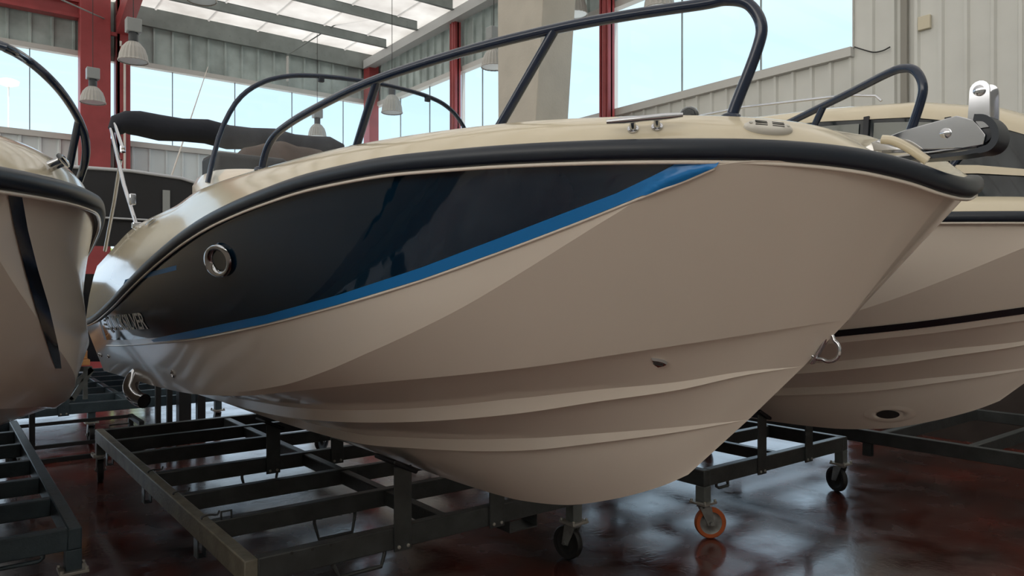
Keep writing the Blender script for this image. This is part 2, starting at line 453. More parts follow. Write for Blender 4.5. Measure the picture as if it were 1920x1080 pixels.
# ================================================================== MAIN BOAT
A = make_boat(2.05, Y0, 'large white motorboat with navy side panel, blue stripe and oval chrome porthole')
bot_edge = [(1372, 292), (1340, 312), (1280, 338), (1218, 361), (1080, 416), (940, 469), (790, 523), (640, 569), (500, 606), (367, 633), (290, 641)]
mid_edge = [(1300, 290), (1240, 322), (1157, 361), (1080, 390), (940, 444), (790, 501), (640, 551), (500, 590), (367, 618), (300, 632), (285, 637)]
rail_edge = [(1300, 278), (1160, 283), (1000, 290), (850, 299), (712, 313), (600, 336), (500, 368), (420, 402), (350, 443), (300, 483), (250, 530), (215, 567), (183, 594)]
navy_bot = [(1300, 290), (1240, 322), (1157, 361), (1080, 390), (940, 444), (790, 501), (640, 551), (500, 590), (367, 618), (300, 632), (255, 636), (226, 637), (197, 637)]
decal('navy_panel', A.star, rail_edge, navy_bot, 'navy', A.hull, .003, 160, 36)
decal('blue_stripe', A.star, mid_edge, bot_edge, 'blue', A.hull, .005, 200, 8)
decal('blue_edge_stripe', A.star, [(184, 592), (197, 637)], [(187, 590), (201, 637)], 'blue', A.hull, .0035, 8, 1)
decal('blue_dash', A.star, [(236, 524), (285, 509), (332, 497)], [(232, 534), (285, 518), (332, 506)], 'blue', A.hull, .0035, 14, 2)
# raised ledge under the stripe
pts = []
for x, y in bot_edge[1:] + [(230, 645), (200, 645), (165, 642)]:
    p, n = hit(A.star, x, y + 3)
    if p: pts.append(p)
bm = B(); tube(bm, smooth_path(pts, 5), .0055, 8); obj('knuckle_bead', bm, 'gel', A.hull, smooth=60)
# lettering on the panel
cu = bpy.data.curves.new('lettering', 'FONT'); cu.body = 'QUICKSILVER'; cu.size = 1; cu.resolution_u = 3; cu.extrude = 0; cu.offset = .012; cu.space_character = .95
to = bpy.data.objects.new('tmp_text', cu); COL.objects.link(to)
bpy.context.view_layer.update()
me = bpy.data.meshes.new_from_object(to.evaluated_get(bpy.context.evaluated_depsgraph_get()))
bpy.data.objects.remove(to)
bm = B(); bm.from_mesh(me); bpy.data.meshes.remove(me)
bmesh.ops.triangulate(bm, faces=bm.faces)
for _ in range(4):
    es = [e for e in bm.edges if e.calc_length() > .16]
    if es: bmesh.ops.subdivide_edges(bm, edges=es, cuts=1); bmesh.ops.triangulate(bm, faces=bm.faces)
xs = [v.co.x for v in bm.verts]; ys_ = [v.co.y for v in bm.verts]; X0, X1, YA, YB = min(xs), max(xs), min(ys_), max(ys_)
def lay(bm_, ya, za, yb, zb, h):
    for v in bm_.verts:
        u = (v.co.x - X0) / (X1 - X0); w = (v.co.y - YA) / (YB - YA) - .5
        y = ya + (yb - ya) * u; z = za + (zb - za) * u + w * h
        r = A.star.ray_cast(Vector((-1.5, y, z)), Vector((1, 0, 0)))
        v.co = (r[0] - Vector((.007, 0, 0))) if r[0] else Vector((A.xc - 1, y, z))
lay(bm, 5.72, 1.345, 4.60, 1.405, .115)
obj('lettering', bm, 'white', A.hull, smooth=0, weld=False)
# speed lines ahead of the lettering
bm = B()
for k, (z, ya) in enumerate(((1.375, 5.80), (1.345, 5.86), (1.315, 5.90))):
    row = []
    for j in range(5):
        y = ya + (5.74 - ya) * j / 4
        rr = [A.star.ray_cast(Vector((-1.5, y, z + dz)), Vector((1, 0, 0)))[0] for dz in (-.006, .006)]
        row.append([r - Vector((.006, 0, 0)) for r in rr if r])
    row = [r for r in row if len(r) == 2]
    if len(row) > 1: grid(bm, row)
obj('speed_lines', bm, 'white', A.hull, smooth=0)
# porthole
p, n = hit(A.star, 414, 488)
bm = B(); lathe(bm, [(.070, -.005), (.082, .004), (.090, .014), (.084, .022), (.070, .022), (.058, .014), (.054, .004), (.052, -.004)], p, n, 40, (1.55, .80), udir=(0, -1, .1), closed_ends=False)
ph = obj('porthole', bm, 'chrome', A.hull, smooth=60)
bm = B(); lathe(bm, [(0, .004), (.055, .005)], p, n, 32, (1.55, .70), udir=(0, -1, .1), closed_ends=False)
obj('porthole_glass', bm, 'cabin_glass', ph)
# thru-hull logo fitting near the bow
p, n = hit(A.hull_bvh, 1236, 678)
u = Vector((1, -.9, 0)); u = (u - n * u.dot(n)).normalized(); v = n.cross(u); v = v if v.z > 0 else -v
bm = B()
out = [(-.026, .017), (-.005, .016), (.014, .010), (.026, 0), (.016, -.011), (-.002, -.020), (-.016, -.008)]
prism_lo = [p + u * a + v * b_ for a, b_ in out]
lo = [bm.verts.new(q - n * .002) for q in prism_lo]; hi = [bm.verts.new(p + (q - p) * .86 + n * .010) for q in prism_lo]
for k in range(len(lo)): bm.faces.new((lo[k], lo[(k + 1) % len(lo)], hi[(k + 1) % len(lo)], hi[k]))
bm.faces.new(hi)
fit = obj('drain_cover', bm, 'chrome', A.hull, smooth=30)
for o_ in (-.007, .002):
    bm = B(); bar(bm, p + n * .0105 + u * -.018 + v * (o_ + .008), p + n * .0105 + u * .012 + v * o_, .003, .003); obj('cover_slot', bm, 'slot', fit)
# skin fittings aft
for x, y, r in ((325, 701, .022), (190, 666, .014), (187, 665, .014), (204, 668, .013)):
    p, n = hit(A.hull_bvh, x, y)
    if p:
        bm = B(); lathe(bm, [(r, -.002), (r * 1.05, .006), (r * .7, .010), (r * .6, .002)], p, n, 18, closed_ends=False)
        f_ = obj('skin_fitting', bm, 'chrome', A.hull, smooth=60)
        bm = B(); lathe(bm, [(0, .003), (r * .65, .003)], p, n, 16, closed_ends=False); obj('fitting_bore', bm, 'slot', f_)
# bow eye
p = Vector((A.xc, 1.131, 1.468)); q = Vector((A.xc, 1.175, 1.395)); ax = (q - p).normalized(); fo = Vector((0, -1, -.55)).normalized()
fo = (fo - ax * fo.dot(ax)).normalized()
bm = B()
pts = [p + fo * -.01, p + fo * .010] + [p.lerp(q, .5) + ax * (-math.cos(a) * .034) + fo * (.022 + .034 * math.sin(a)) for a in [PI * k / 10 for k in range(11)]] + [q + fo * .006, q + fo * -.02]
tube(bm, smooth_path(pts, 3), .0055, 10)
eye = obj('bow_eye', bm, 'chrome', A.root, smooth=60)
bm = B(); bar(bm, p - ax * .018 + fo * .002, q + ax * .022 + fo * .002, .022, .008)
obj('backing_plate', bm, 'chrome', eye, bevel=.003)
# cleat
pa, na = hit(A.deck_bvh, 1187, 243); pb, nb = hit(A.deck_bvh, 1232, 239)
na = nb = (na + nb).normalized(); d = (pb - pa).normalized()
bm = B(); ca, cb = pa + na * .032, pb + na * .032
tube(bm, [ca - d * .062, ca - d * .02, (ca + cb) / 2, cb + d * .02, cb + d * .062], [.0055, .0085, .0075, .0085, .0055], 12)
cl = obj('mooring_cleat', bm, 'chrome', A.root, smooth=60)
for q in (pa, pb):
    bm = B(); tube(bm, [q, q + na * .03], [.010, .006], 12); lathe(bm, [(.014, -.002), (.014, .005), (.009, .007)], q, na, 16)
    obj('cleat_foot', bm, 'chrome', cl, smooth=60)
# horn vent
p, n = hit(A.deck_bvh, 1440, 241); p2, _ = hit(A.deck_bvh, 1460, 243); u = (p2 - p).normalized()
bm = B(); lathe(bm, [(.058, -.002), (.058, .004), (.050, .011), (.035, .014), (0, .015)], p, n, 36, (1, .40), udir=u)
vt = obj('horn_grille', bm, 'vent', A.root, smooth=40)
v = n.cross(u)
for a in (-1, 1):
    for k in (-1, 0, 1):
        c = p + n * (.0155 - .0012 * abs(k)) + u * (a * .020) + v * (k * .0068); bm = B(); bar(bm, c - u * .014, c + u * .014, .0022, .0022); obj('grille_slot', bm, 'slot', vt)
for a in (-1, 1):
    bm = B(); lathe(bm, [(.004, 0), (.004, .003), (.001, .004)], p + n * .011 + u * a * .044, n, 10); obj('grille_screw', bm, 'bolt', vt)
# bow light dome
bm = B(); q = Vector((1.545, 1.235, 2.032)); lathe(bm, [(.027, 0), (.027, .008), (.025, .022), (.018, .033), (.009, .038), (0, .039)], q, n=24)
nl = obj('bow_light', bm, 'cabin_glass', A.root, smooth=60)
bm = B(); lathe(bm, [(.028, 0), (.030, .004), (.027, .009)], q, n=24, closed_ends=False); obj('light_base', bm, 'chrome', nl, smooth=60)
# anchor roller bracket on the stem head
ar = bpy.data.objects.new('anchor_roller', None); COL.objects.link(ar); ar.parent = A.root; ar.location = Vector((A.xc, .82, 1.95)) - origin(A.root)
bm = B()
def side_plate(x, t, pts, bm):
    a = [bm.verts.new((x - t, y, z)) for y, z in pts]; b = [bm.verts.new((x + t, y, z)) for y, z in pts]
    k = len(pts); bm.faces.new(a); bm.faces.new(b[::-1])
    for i in range(k): bm.faces.new((a[i], a[(i + 1) % k], b[(i + 1) % k], b[i]))
XL, XR = A.xc - .040, A.xc + .016
for X in (XL, XR):
    side_plate(X, .0022, [(1.02, 1.976), (1.015, 1.99), (.90, 2.015), (.775, 2.03), (.735, 2.012), (.710, 1.972), (.715, 1.948), (.76, 1.946)], bm)
box(bm, (XL, .73, 1.945), (XR, 1.05, 1.951))
fr = obj('bracket_channel', bm, 'chrome', ar, smooth=25, bevel=.002)
for X in (XL + .002, XR + .003):
    bm = B(); side_plate(X, .0025, [(.752, 1.99), (.702, 1.99), (.702, 2.082)] + [(.724 - .022 * math.cos(a_), 2.084 + .022 * math.sin(a_)) for a_ in [PI * k / 8 for k in range(9)]] + [(.748, 2.05)], bm)
    obj('pin_plate', bm, 'chrome', ar, smooth=25)
bm = B(); lathe(bm, [(.013, -.004), (.013, .004), (.007, .006), (0, .006)], Vector((XL - .002, .724, 2.082)), (-1, 0, 0), 18)
obj('pin_bolt', bm, 'chrome', ar, smooth=40)
bm = B(); lathe(bm, [(.013, 0), (.013, .004), (.007, .008), (0, .008)], Vector((XL - .002, .80, 1.99)), (-1, 0, 0), 18)
obj('pin_bolt', bm, 'chrome', ar, smooth=40)
strip = smooth_path([(0, .735, 2.018), (0, .712, 2.012), (0, .694, 1.992), (0, .688, 1.968), (0, .696, 1.945), (0, .72, 1.936), (0, .80, 1.934), (0, .96, 1.944)], 5)
rows = []
for i, p in enumerate(strip):
    t = (strip[min(i + 1, len(strip) - 1)] - strip[max(i - 1, 0)]).normalized(); n = Vector((0, -t.z, t.y)); h = .008 if i < 26 else .005
    rows.append([p + n * e + Vector((X, 0, 0)) for X, e in ((XL - .006, -h), (XR + .008, -h), (XR + .008, h), (XL - .006, h))])
bm = B(); vr = grid(bm, rows, close=True); bm.faces.new(vr[0]); bm.faces.new(vr[-1][::-1])
obj('rubber_guard', bm, 'rub', ar, smooth=40)
bm = B(); lathe(bm, [(.010, -.024), (.026, -.022), (.018, -.005), (.018, .005), (.026, .022), (.010, .024)], Vector((A.xc - .012, .724, 1.978)), (1, 0, 0), 24)
obj('roller_wheel', bm, 'rub', ar, smooth=40)
bm = B(); tube(bm, smooth_path([(A.xc - .082, .940, 1.992), (A.xc - .076, .912, 1.984), (A.xc - .064, .878, 1.960), (A.xc - .05, .840, 1.925)], 6), .012, 10)
obj('bow_fairing', bm, 'deck', ar, smooth=60)
# windscreen
def scr(x, z): return Vector((A.xc + x, 3.80 + .30 * (x / .9) ** 2 + (z - 2.2) * .18, z))
top = pch([(0, 2.80), (.30, 2.795), (.45, 2.785), (.58, 2.755), (.68, 2.70), (.75, 2.63), (.81, 2.52), (.86, 2.38), (.91, 2.16)])
rows = []
xsn = [-.91 + 1.82 * i / 64 for i in range(65)]
for x in xsn:
    zt = top(abs(x)); rows.append([scr(x, 2.10 + (zt - 2.10) * j / 8) for j in range(9)])
bm = B(); grid(bm, rows); ws = obj('windscreen', bm, 'screen', A.root, smooth=60)
bm = B(); tube(bm, [scr(x, top(abs(x))) for x in xsn], .0135, 10); obj('screen_frame', bm, 'rail', ws, smooth=60)
for x in (-.34, .36):
    bm = B(); q = scr(x, top(abs(x)) - .022); box(bm, q - Vector((.016, .012, .012)), q + Vector((.016, .012, .014))); obj('screen_clip', bm, 'rub', ws, bevel=.003)
# white console under the screen and brown seat cover
bm = B(); rows = []
for z, hw, ya, yb in ((1.5, .84, 3.85, 4.85), (2.0, .88, 3.86, 4.8), (2.19, .89, 3.88, 4.75), (2.235, .87, 3.92, 4.70), (2.25, .80, 4.0, 4.62)):
    r = []
    for k in range(28):
        a = 2 * PI * k / 28; c, s_ = math.cos(a), math.sin(a)
        r.append(Vector((A.xc + hw * math.copysign(abs(c) ** .5, c), (ya + yb) / 2 + (yb - ya) / 2 * math.copysign(abs(s_) ** .5, s_), z)))
    rows.append(r)
vr = grid(bm, rows, close=True); bm.faces.new(vr[-1]); bm.faces.new(vr[0][::-1])
obj('console', bm, 'gel', A.root, smooth=50)
bm = B(); rows = []
for i in range(13):
    x = 1.52 + 1.0 * i / 12; e = math.sin(PI * min(max(i / 12, .02), .98)) ** .35
    hgt = 2.30 + (.36 - .16 * i / 12) * e + .012 * math.sin(i * 2.1)
    rows.append([Vector((x + .01 * math.sin(k * 1.9), 4.95 - .34 * e + .68 * e * k / 10, 1.9 + (hgt - 1.9) * math.sin(PI * min(max(k / 10, .04), .96)) ** .4)) for k in range(11)])
vr = grid(bm, rows); bm.faces.new(vr[0]); bm.faces.new(vr[-1][::-1])
sc_ = obj('seat_cover', bm, 'brown_cover', A.root, smooth=50)
bm = B(); tube(bm, [r + Vector((0, 0, .006)) for r in rows[8][1:-1]], .012, 8)
obj('cover_strap', bm, 'navy_canvas', sc_, smooth=60)
bm = B(); box(bm, (1.28, 4.45, 2.20), (1.72, 4.75, 2.40)); obj('dash_cover', bm, 'black_canvas', A.root, bevel=.03)
# folded sun canopy on chrome bows
bt_ = bpy.data.objects.new('folded_canopy', None); COL.objects.link(bt_); bt_.parent = A.root; bt_.location = Vector((2.05, 5.9, 2.0)) - origin(A.root)
pl = on_y(222, 228, 5.9); pr = on_y(640, 282, 5.9)
bm = B(); pts = [pl + Vector((-.02, 0, -.07)), pl + Vector((0, 0, -.02)), pl + Vector((.06, 0, 0))] + [pl.lerp(pr, t) + Vector((0, .02 * math.sin(t * 17), .01 * math.sin(t * 23))) for t in (.08, .16, .25, .35, .45, .55, .65, .75, .85, .93, 1)]
tube(bm, smooth_path(pts, 4), [.045] * 4 + [.06] * 4 + [.085] * 45, 14) if False else tube(bm, pts, [.05, .07, .085] + [.092 + .006 * math.sin(k * 2.2) for k in range(10)] + [.06], 16)
obj('canopy_roll', bm, 'navy_canvas', bt_, smooth=60)
gx = lambda px, py, y: on_y(px, py, y)
bm = B(); tube(bm, [on_x(208, 238, .98), on_x(232, 345, .96), on_x(256, 422, .985)], .0125, 10)
p1 = obj('canopy_pole', bm, 'chrome', bt_, smooth=60)
q = on_x(248, 374, .965); bm = B(); box(bm, q - Vector((.018, .022, .035)), q + Vector((.018, .022, .035))); obj('pole_joint', bm, 'chrome', p1, bevel=.006)
q = on_x(256, 422, .985); bm = B(); box(bm, q - Vector((.025, .03, .02)), q + Vector((.025, .03, .018))); obj('pole_foot', bm, 'chrome', p1, bevel=.006)
bm = B(); tube(bm, [on_x(226, 300, 1.0), on_x(214, 380, .99), on_x(197, 470, 1.0)], .0125, 10); obj('canopy_pole', bm, 'chrome', bt_, smooth=60)
bm = B(); tube(bm, [on_x(216, 232, 1.0), on_x(231, 280, 1.0)], .013, 10); q = on_x(230, 280, 1.0); lathe(bm, [(.018, -.02), (.018, .02)], q, (0, .2, 1), 12); obj('canopy_pole', bm, 'chrome', bt_, smooth=60)
bm = B(); tube(bm, [(3.11, 5.15, 2.0), (3.12, 5.9, 2.80)], .0125, 10); obj('canopy_pole', bm, 'chrome', bt_, smooth=60)
bm = B(); tube(bm, [(3.12, 6.3, 1.86), (3.10, 5.9, 2.80)], .0125, 10); obj('canopy_pole', bm, 'chrome', bt_, smooth=60)
# chrome hinge on the aft gunwale
p, n = hit(A.deck_bvh, 286, 418)
if p:
    bm = B(); bar(bm, p + n * .012 + Vector((0, .09, -.01)), p + n * .012 + Vector((0, -.09, .01)), .018, .012); obj('gunwale_hinge', bm, 'chrome', A.root, bevel=.003)
# exhaust elbow at the stern
p0 = at_depth(243, 722, 5.0); 
bm = B(); pts = smooth_path([p0 + Vector((.10, 0, .12)), p0 + Vector((.02, -.03, .05)), p0 + Vector((-.005, -.06, -.02)), p0 + Vector((.02, -.13, -.075)), p0 + Vector((.05, -.20, -.09))], 6)
tube(bm, pts, .048, 18, cap=False)
ex = obj('drain_elbow', bm, 'chrome', A.root, smooth=60)
bm = B(); d_ = (pts[-1] - pts[-2]).normalized(); lathe(bm, [(0, 0), (.047, 0)], pts[-1] - d_ * .015, d_, 18, closed_ends=False); obj('elbow_bore', bm, 'slot', ex)

# ================================================================== RIGHT BOAT
Bt = make_boat(4.79, .78, 'white cabin boat with thin black stripes and dark windows at the right edge')
def px_strip(name, bt, bvh, top, bot, m, off=.003, n=30, nv=2): return decal(name, bvh, top, bot, m, bt.hull, off, n, nv)
for sd in (-1, 1):
    rows_ = []
    for st, _ in STATIONS[2:]:
        pts_ = []
        for dzc in (.038, .056, .076):
            for i in range(8, 0, -1):
                lo, hi = st[i], st[i - 1]; zt = st[8].z + dzc
                if hi.z >= zt: break
            q = lo.lerp(hi, min(max((zt - lo.z) / max(hi.z - lo.z, 1e-6), 0), 1)); pts_.append(Bt.W(q + Vector((.003, -.002, -.001)), sd))
        rows_.append(pts_)
    bm = B(); grid(bm, rows_); obj('boot_stripe', bm, 'blackgel', Bt.hull, smooth=60)
# thruster tunnel
p, n = hit(Bt.hull_bvh, 1668, 776)
bm = B(); u = Vector((0, -1, .12)); lathe(bm, [(.115, .001), (.085, .006), (.062, .004), (.055, -.01)], p, n, 32, (1.35, .62), udir=u, closed_ends=False)
th = obj('thruster_tunnel', bm, 'gel', Bt.hull, smooth=60)
bm = B(); lathe(bm, [(0, .005), (.058, .006)], p + u * -.01, n, 24, (1.2, .62), udir=u, closed_ends=False); obj('tunnel_mouth', bm, 'slot', th)
cab = bpy.data.objects.new('cabin', None); COL.objects.link(cab); cab.parent = Bt.root; cab.location = Vector((4.79, 2.6, 2.05)) - origin(Bt.root)
def cab_rows(ystn, sec):
    rows = []
    for y, zt, hw in ystn: rows.append([Vector((4.79 + a * hw, y, zt + c)) for a, c in sec])
    return rows
roof_st = [(1.02, 2.30, .50), (1.20, 2.41, .58), (1.45, 2.53, .66), (1.8, 2.62, .72), (2.3, 2.68, .75), (3.0, 2.73, .76), (3.9, 2.75, .75), (4.3, 2.73, .72)]
sec = [(-1, -.115), (-.985, -.075), (-.93, -.035), (-.8, -.01), (-.4, .005), (0, .012), (.4, .005), (.8, -.01), (.93, -.035), (.985, -.075), (1, -.115)]
bm = B(); vr = grid(bm, cab_rows(roof_st, sec)); bm.faces.new(vr[0]); bm.faces.new(vr[-1][::-1])
for a, b in zip(vr, vr[1:]): bm.faces.new((a[0], a[-1], b[-1], b[0]))
obj('cabin_roof', bm, 'deck', cab, smooth=50)
gl_st = [(1.10, .53), (1.28, .60), (1.5, .665), (1.85, .715), (2.3, .742), (3.0, .75), (3.9, .74), (4.2, .71)]
roofz = pch([(s[0], s[1]) for s in roof_st])
rows = []
for y, hw in gl_st:
    zt = roofz(y) - .105
    rows.append([Vector((4.79 - hw - .06, y, 2.02)), Vector((4.79 - hw, y, zt)), Vector((4.79 + hw, y, zt)), Vector((4.79 + hw + .06, y, 2.02))])
bm = B(); vr = grid(bm, rows); bm.faces.new(vr[0]); bm.faces.new(vr[-1][::-1])
obj('cabin_glazing', bm, 'cabin_glass', cab, smooth=30)
def cab_side(y, f):
    hw = pch(gl_st)(y); zt = roofz(y) - .105; return Vector((4.79 - hw - .06 + .06 * f, y, 2.02 + (zt - 2.02) * f))
for y in (1.62, 2.02):
    bm = B(); bar(bm, cab_side(y, 0) + Vector((-.006, 0, 0)), cab_side(y, 1) + Vector((-.006, 0, 0)), .03, .012); obj('window_pillar', bm, 'blackgel', cab)
for ya, yb, f0, f1 in ((1.68, 1.98, .5, .93), (2.06, 2.7, .45, .93)):
    rows = []
    for i in range(9):
        y = ya + (yb - ya) * i / 8; rows.append([cab_side(y, f0) + Vector((-.005, 0, 0)), cab_side(y, f1) + Vector((-.005, 0, 0))])
    bm = B(); grid(bm, rows); obj('window_pane', bm, M['cabin_pane'], cab)
bm = B(); rows = []
for i in range(15):
    y = 1.05 + 3.0 * i / 14; rows.append([cab_side(y, .36) + Vector((-.012, 0, 0)), cab_side(y, .46) + Vector((-.012, 0, 0))])
grid(bm, rows); obj('side_trim', bm, 'deck', cab, smooth=60)
bm = B()
pts = [Vector((4.18, y, roofz(y) + dz)) for y, dz in ((2.0, -.0), (2.03, .03), (2.2, .05), (2.9, .06), (3.5, .055), (3.53, 0))]
tube(bm, pts, .008, 8); obj('roof_rail', bm, 'chrome', cab, smooth=60)
bm = B(); tube(bm, [(4.3, 1.0, 2.25), (4.5, 1.35, 2.44), (4.79, 1.38, 2.47)], .008, 8); obj('wiper', bm, 'rub', cab)

# ================================================================== LEFT BOAT
rail_foot = on_x(126, 332, .40)
drail = [on_x(x, y, X) for x, y, X in ((-420, 150, -.14), (-330, 62, -.12), (-160, 40, -.02), (-80, 58, .06), (0, 85, .15), (50, 112, .23), (90, 145, .29), (122, 182, .35), (148, 225, .41), (160, 262, .44), (160, 300, .45), (148, 340, .45))]
D = make_boat(-.60, 1.57, 'white motorboat with one slanting black stripe, cut off by the left edge', dz=-.09, full=.17, crown=.018, rail_pts=[Vector((p.x if p.x > -.3 else -.3, p.y, p.z)) for p in drail])
decal('black_stripe', D.port, [(10, 350), (26, 430), (45, 505), (65, 575), (96, 672), (103, 690)], [(37, 355), (50, 430), (69, 505), (90, 575), (111, 665), (114, 690)], 'blackgel', D.hull, .003, 40, 3)
p, n = hit(D.deck_bvh, 94, 312)
if p is None: p, n = Vector((.42, 3.3, 2.06)), Vector((0, 0, 1))
bm = B(); d = Vector((.25, 1, -.02)).normalized(); c = p + n * .035
tube(bm, [c - d * .07, c - d * .03, c, c + d * .03, c + d * .07], [.007, .010, .009, .010, .007], 12)
cl = obj('mooring_cleat', bm, 'chrome', D.root, smooth=60)
for s_ in (-1, 1):
    bm = B(); tube(bm, [p + d * s_ * .025, c + d * s_ * .025], .009, 10); obj('cleat_foot', bm, 'chrome', cl, smooth=60)

# ================================================================== TROLLEYS
def caster(parent, x, y, yaw, tyre, zt=.335, r=.10, lm='leg'):
    """leg with plate, fork and wheel; returns the leg"""
    bm = B(); box(bm, (x - .035, y - .035, .235), (x + .035, y + .035, zt)); 
    leg = obj('leg', bm, lm, parent, bevel=.004)
    bm = B(); box(bm, (x - .062, y - .062, .222), (x + .062, y + .062, .236))
    for a in (-1, 1):
        for b in (-1, 1): lathe(bm, [(.009, 0), (.009, .016), (.006, .018)], (x + a * .052, y + b * .052, .232), n=8)
    obj('caster_plate', bm, 'bolt', leg, bevel=.002)
    d = Vector((math.cos(yaw), math.sin(yaw), 0)); ax = Vector((-d.y, d.x, 0)); c = Vector((x, y, r)) + d * .045
    bm = B(); lathe(bm, [(.034, .205), (.034, .222)], (x, y, 0), n=16)
    for s in (-1, 1):
        o = ax * s * .030
        q = [Vector((x, y, .206)) - d * .032, Vector((x, y, .206)) + d * .045, c + d * .022 + Vector((0, 0, -.012)), c - d * .022 + Vector((0, 0, -.012))]
        f1 = [bm.verts.new(v + o - ax * .003) for v in q]; f2 = [bm.verts.new(v + o + ax * .003) for v in q]
        bm.faces.new(f1); bm.faces.new(f2[::-1])
        for k in range(4): bm.faces.new((f1[k], f1[(k + 1) % 4], f2[(k + 1) % 4], f2[k]))
        lathe(bm, [(.012, 0), (.012, .010), (0, .011)], c + o + ax * s * .002, ax * s, 10)
    box(bm, (x - .03, y - .03, .200), (x + .03, y + .03, .208))
    obj('caster_fork', bm, 'galv', leg)
    bm = B(); lathe(bm, [(r * .72, -.021), (r * .93, -.022), (r, -.013), (r, .013), (r * .93, .022), (r * .72, .021), (r * .72, -.021)], c, ax, 32, closed_ends=False)
    w = obj('caster_wheel', bm, tyre, leg, smooth=40)
    bm = B(); lathe(bm, [(.02, -.022), (.03, -.014), (r * .6, -.010), (r * .73, -.016), (r * .73, .016), (r * .6, .010), (.03, .014), (.02, .022)], c, ax, 32)
    obj('wheel_hub', bm, 'galv' if tyre == 'orange_tyre' else 'tyre', leg, smooth=40)
    return leg
def trolley(x0, x1, y0, y1, cross, label, m='steel', m_left=None, spine=None, posts=(), legs=None, wheels={}, handles=(), yaws=(.4, 2.0, 1.2, -.6), m_front=None, hooks=True):
    t = thing('boat_trolley', label, 'trolley', ((x0 + x1) / 2, (y0 + y1) / 2, 0))
    zt, zb, w = .44, .335, .06
    for x, mm in ((x0, m_left or m), (x1 - w, m)):
        bm = B(); box(bm, (x, y0, zb), (x + w, y1, zt)); obj('side_beam', bm, mm, t, bevel=.006)
    for i, y in enumerate(cross):
        bm = B(); box(bm, (x0 + w - .001, y, zb + (.0 if i == 0 else .004)), (x1 - w + .001, y + w, zt - (.0 if i == 0 else .004)))
        obj('cross_beam', bm, (m_front or m) if i == 0 else m, t, bevel=.006)
    if spine is not None:
        bm = B(); box(bm, (spine - .03, y0 + w, zb + .012), (spine + .03, y1 - w, zt - .012)); obj('spine_beam', bm, m, t, bevel=.006)
    for (px, py, zz, dy) in posts:
        bm = B(); box(bm, (px - .048, py - .012, zb - .01), (px + .048, py - .001, zz)); 
        po = obj('support_post', bm, m, t, bevel=.003)
        for a in (-.025, .025):
            bm = B(); lathe(bm, [(.009, 0), (.009, .007), (.005, .009)], (px + a, py - .012, zb + .012), (0, -1, 0), 10); obj('post_bolt', bm, 'bolt', po)
        if dy:
            bm = B(); tilt = Matrix.Rotation(math.radians(27) * (1 if px < (x0 + x1) / 2 else -1), 3, 'Y')
            box(bm, (px - .075, py - .04, zz - .012), (px + .075, py + .16, zz + .012), tilt); obj('hull_pad', bm, 'black_canvas', po, bevel=.008)
    for k, (lx, ly) in enumerate(legs or ((x0 + .035, y0 + .035), (x1 - .035, y0 + .035), (x0 + .035, y1 - .035), (x1 - .035, y1 - .035))):
        caster(t, lx, ly, yaws[k % len(yaws)], wheels.get(k, 'tyre'), lm=m if m == 'steel_blue' else 'leg')
    for (hx, hy, hw, hd) in handles:
        bm = B(); tube(bm, [(hx - hw, hy, zb + .01), (hx - hw, hy, zb - .02), (hx - hw * .82, hy - .01, zb - hd), (hx + hw * .82, hy - .01, zb - hd), (hx + hw, hy, zb - .02), (hx + hw, hy, zb + .01)], .010, 8)
        obj('tow_loop', bm, m, t, smooth=50)
    if hooks:
        for y in [c + .1 for c in cross[1:-1:2]]:
            bm = B(); box(bm, (x0 + .01, y, zb - .10), (x0 + .016, y + .07, zb + .01)); box(bm, (x0 + .01, y, zb - .105), (x0 + .055, y + .07, zb - .10)); box(bm, (x0 + .05, y, zb - .105), (x0 + .056, y + .07, zb + .01))
            obj('strap_bracket', bm, m, t)
    return t
crossA = [3.17, 3.82, 4.41, 5.03, 5.75, 6.31, 6.84]
TA = trolley(1.03, 2.99, 3.17, 6.90, crossA, 'grey steel boat trolley under the navy-panelled boat, paler left beam', 'steel', 'steel_warm', 2.07,
             posts=((1.79, 3.17, .735, 1), (2.36, 3.17, .715, 1), (1.83, 5.03, .66, 1), (2.30, 5.03, .66, 1)),
             handles=((1.58, 3.20, .13, .072), (1.75, 3.85, .12, .11), (1.75, 5.06, .12, .11), (2.35, 4.44, .12, .11)), yaws=(1.0, 1.72, 1.45, .6))
for px, py in ((547, 1037), (586, 1030), (620, 1022)):
    q = on_y(px, py, 3.168); bm = B(); lathe(bm, [(.007, 0), (.007, .002), (0, .002)], q, (0, -1, 0), 12); obj('bolt_hole', bm, 'slot', TA)
bm = B()
for X in (2.49, 2.685): box(bm, (X, 3.22, .255), (X + .006, 3.36, .34))
box(bm, (2.49, 3.22, .25), (2.691, 3.36, .256)); obj('strap_bracket', bm, 'steel', TA)
for y in (4.44, 5.06, 3.88):
    bm = B(); tube(bm, smooth_path([(1.05, y, .43), (1.052, y, .452), (1.09, y, .456), (1.125, y, .45), (1.135, y, .47)], 3), .005, 6); obj('lashing_hook', bm, 'steel', TA)
bm = B(); tube(bm, [(1.13, 3.83, .43), (1.13, 3.83, .475), (1.18, 3.83, .475), (1.18, 3.83, .43)], .006, 6); obj('lashing_eye', bm, 'steel', TA)
bm = B(); tube(bm, [(1.13, 6.87, .43), (1.13, 6.87, .465), (1.28, 6.87, .465), (1.28, 6.87, .43)], .006, 6); obj('lashing_eye', bm, 'steel', TA)
TB = trolley(3.84, 5.62, 2.95, 6.7, [2.95, 3.6, 4.2, 4.9, 5.6, 6.2, 6.64], 'dark boat trolley with one orange wheel, under the cabin boat', 'steel', None, 4.75,
             posts=((4.46, 2.95, .735, 1), (5.05, 2.95, .71, 1), (4.55, 4.9, .65, 0), (5.02, 4.9, .65, 0)), wheels={0: 'orange_tyre'}, handles=((4.05, 2.97, .06, .03),), yaws=(-.62, 1.25, 1.2, .6))
